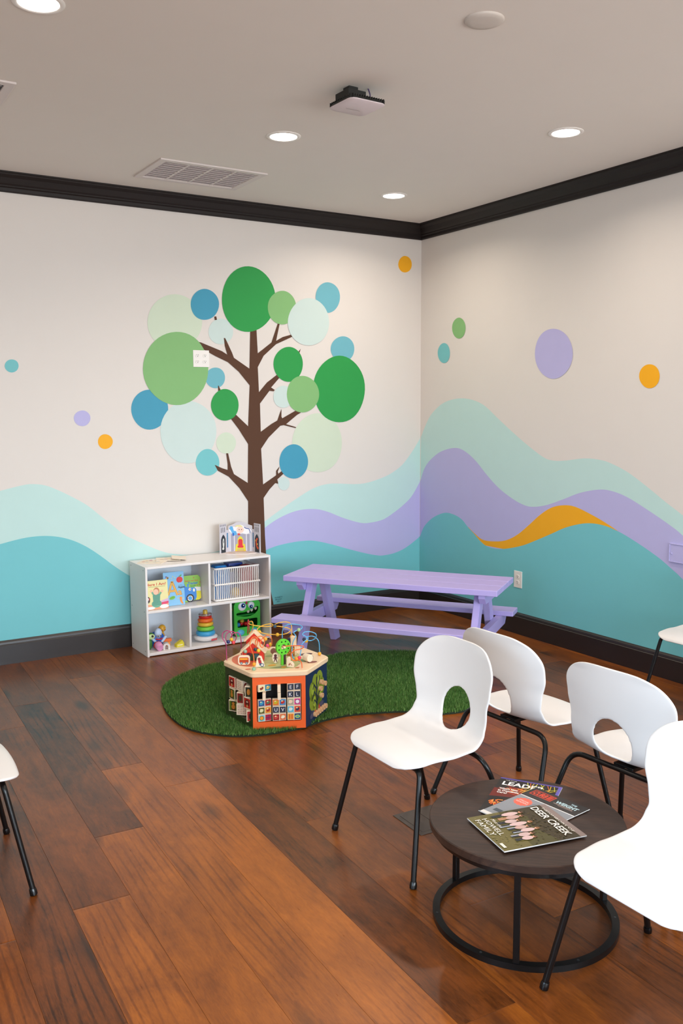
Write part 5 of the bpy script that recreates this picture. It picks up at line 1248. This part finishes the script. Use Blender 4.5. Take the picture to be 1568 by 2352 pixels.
# bead wires: outlines follow the photograph, laid in the upright plane through the holes they stand in
ex, ey = Vector((math.cos(CROT), math.sin(CROT), 0)), Vector((-math.sin(CROT), math.cos(CROT), 0)); C3 = Vector((CC[0], CC[1], .011))
def wp(x, y, yl):
    d = ray(480 + x / 5.2267, 1390 + y / 5.2267); t_ = ((C3 - CAM).dot(ey) + yl) / d.dot(ey); w_ = CAM + d * t_ - C3
    return Vector((w_.dot(ex), w_.dot(ey), max(HT - .002, w_.z)))
def wire(nm, pts, col_, ya, yb, wob=.012, r=.0026):
    n = len(pts); path = [wp(x, y, ya + (yb - ya) * i / (n - 1) + wob * math.sin(i * 1.9)) for i, (x, y) in enumerate(pts)]
    MB().tube(catmull(path, 6), r, 8).build(nm, mat('wire_' + col_[1:], col_, .3), cube, 80)
wire('bead_wire', [(212, 662), (207, 540), (200, 460), (160, 395), (165, 335), (215, 305), (262, 330), (268, 400), (225, 440), (200, 400), (215, 340), (270, 315), (318, 340), (325, 400), (290, 455), (262, 420), (272, 360), (320, 328), (365, 345), (382, 410), (386, 520), (390, 625)], '#b03a72', .006, .07)
wire('bead_wire', [(480, 345), (515, 300), (528, 240), (515, 195), (480, 205), (490, 230), (580, 248), (690, 258), (765, 245), (745, 225), (660, 238), (590, 275), (585, 310), (660, 340), (760, 352), (860, 353), (940, 335), (980, 298), (930, 270), (840, 255), (790, 250), (790, 232), (860, 206), (940, 203), (982, 230), (991, 290), (991, 372)], '#e8b23e', .11, .12)
wire('bead_wire', [(462, 345), (465, 240), (468, 178), (476, 190), (480, 260), (482, 345)], '#a8323a', .12, .12, 0)
wire('bead_wire', [(878, 395), (880, 315), (905, 255), (960, 230), (1050, 232), (1112, 252), (1108, 282), (1060, 300), (1015, 330), (1040, 372), (1008, 440), (995, 540), (1003, 620), (1045, 668)], '#5aaede', .06, -.10)
wire('bead_wire', [(1082, 640), (1100, 560), (1110, 480), (1150, 430), (1188, 402), (1165, 378), (1122, 355), (1145, 325), (1220, 320), (1282, 348), (1276, 395), (1220, 425), (1165, 412), (1180, 382), (1240, 372), (1292, 400), (1320, 460), (1326, 600)], '#5aaede', -.10, .024)
wire('bead_wire', [(537, 770), (536, 620), (510, 540), (490, 460), (515, 395), (560, 385), (580, 430), (565, 500), (555, 440), (590, 380), (640, 378), (665, 440), (640, 510), (610, 470), (640, 400), (700, 362), (745, 390), (752, 460), (720, 515), (690, 500)], '#ee7a3a', -.205, -.06)
wire('bead_wire', [(882, 497), (980, 488), (1100, 488), (1136, 500), (1100, 525), (1020, 545), (986, 590), (992, 645), (1030, 668), (1080, 660), (1108, 690), (1117, 762)], '#ee6a30', -.14, -.21)
for x, y, yl, c in ((230, 440, .02, '#1f2f66'), (268, 412, .03, '#e8b52e'), (292, 448, .03, '#e0454e'), (605, 322, .115, '#e8b52e'), (820, 354, .115, '#e8b52e'), (790, 254, .115, '#27485e'), (1077, 296, -.02, '#9fc08c'), (991, 376, .12, '#eb9a2c'), (1166, 428, -.05, '#d8a52a'), (1140, 410, -.05, '#22304e'), (1325, 582, .024, '#eba52a'),
                    (435, 556, -.05, '#8fb39a'), (556, 532, -.08, '#1f3a44'), (593, 545, -.09, '#e8c02e'), (540, 710, -.205, '#f0a02c'), (537, 766, -.205, '#8fc0a0'), (702, 486, -.06, '#e8487a'), (735, 470, -.06, '#e8a82c'), (677, 406, -.07, '#e8a82c'), (1048, 646, -.14, '#f0942c'), (1082, 632, -.12, '#e02f58'), (985, 392, .12, '#eb9a2c')):
    MB().sphere(wp(x, y, yl), .0105, 14).build('bead', mat('bead_' + c[1:], c, .28), cube, 60)
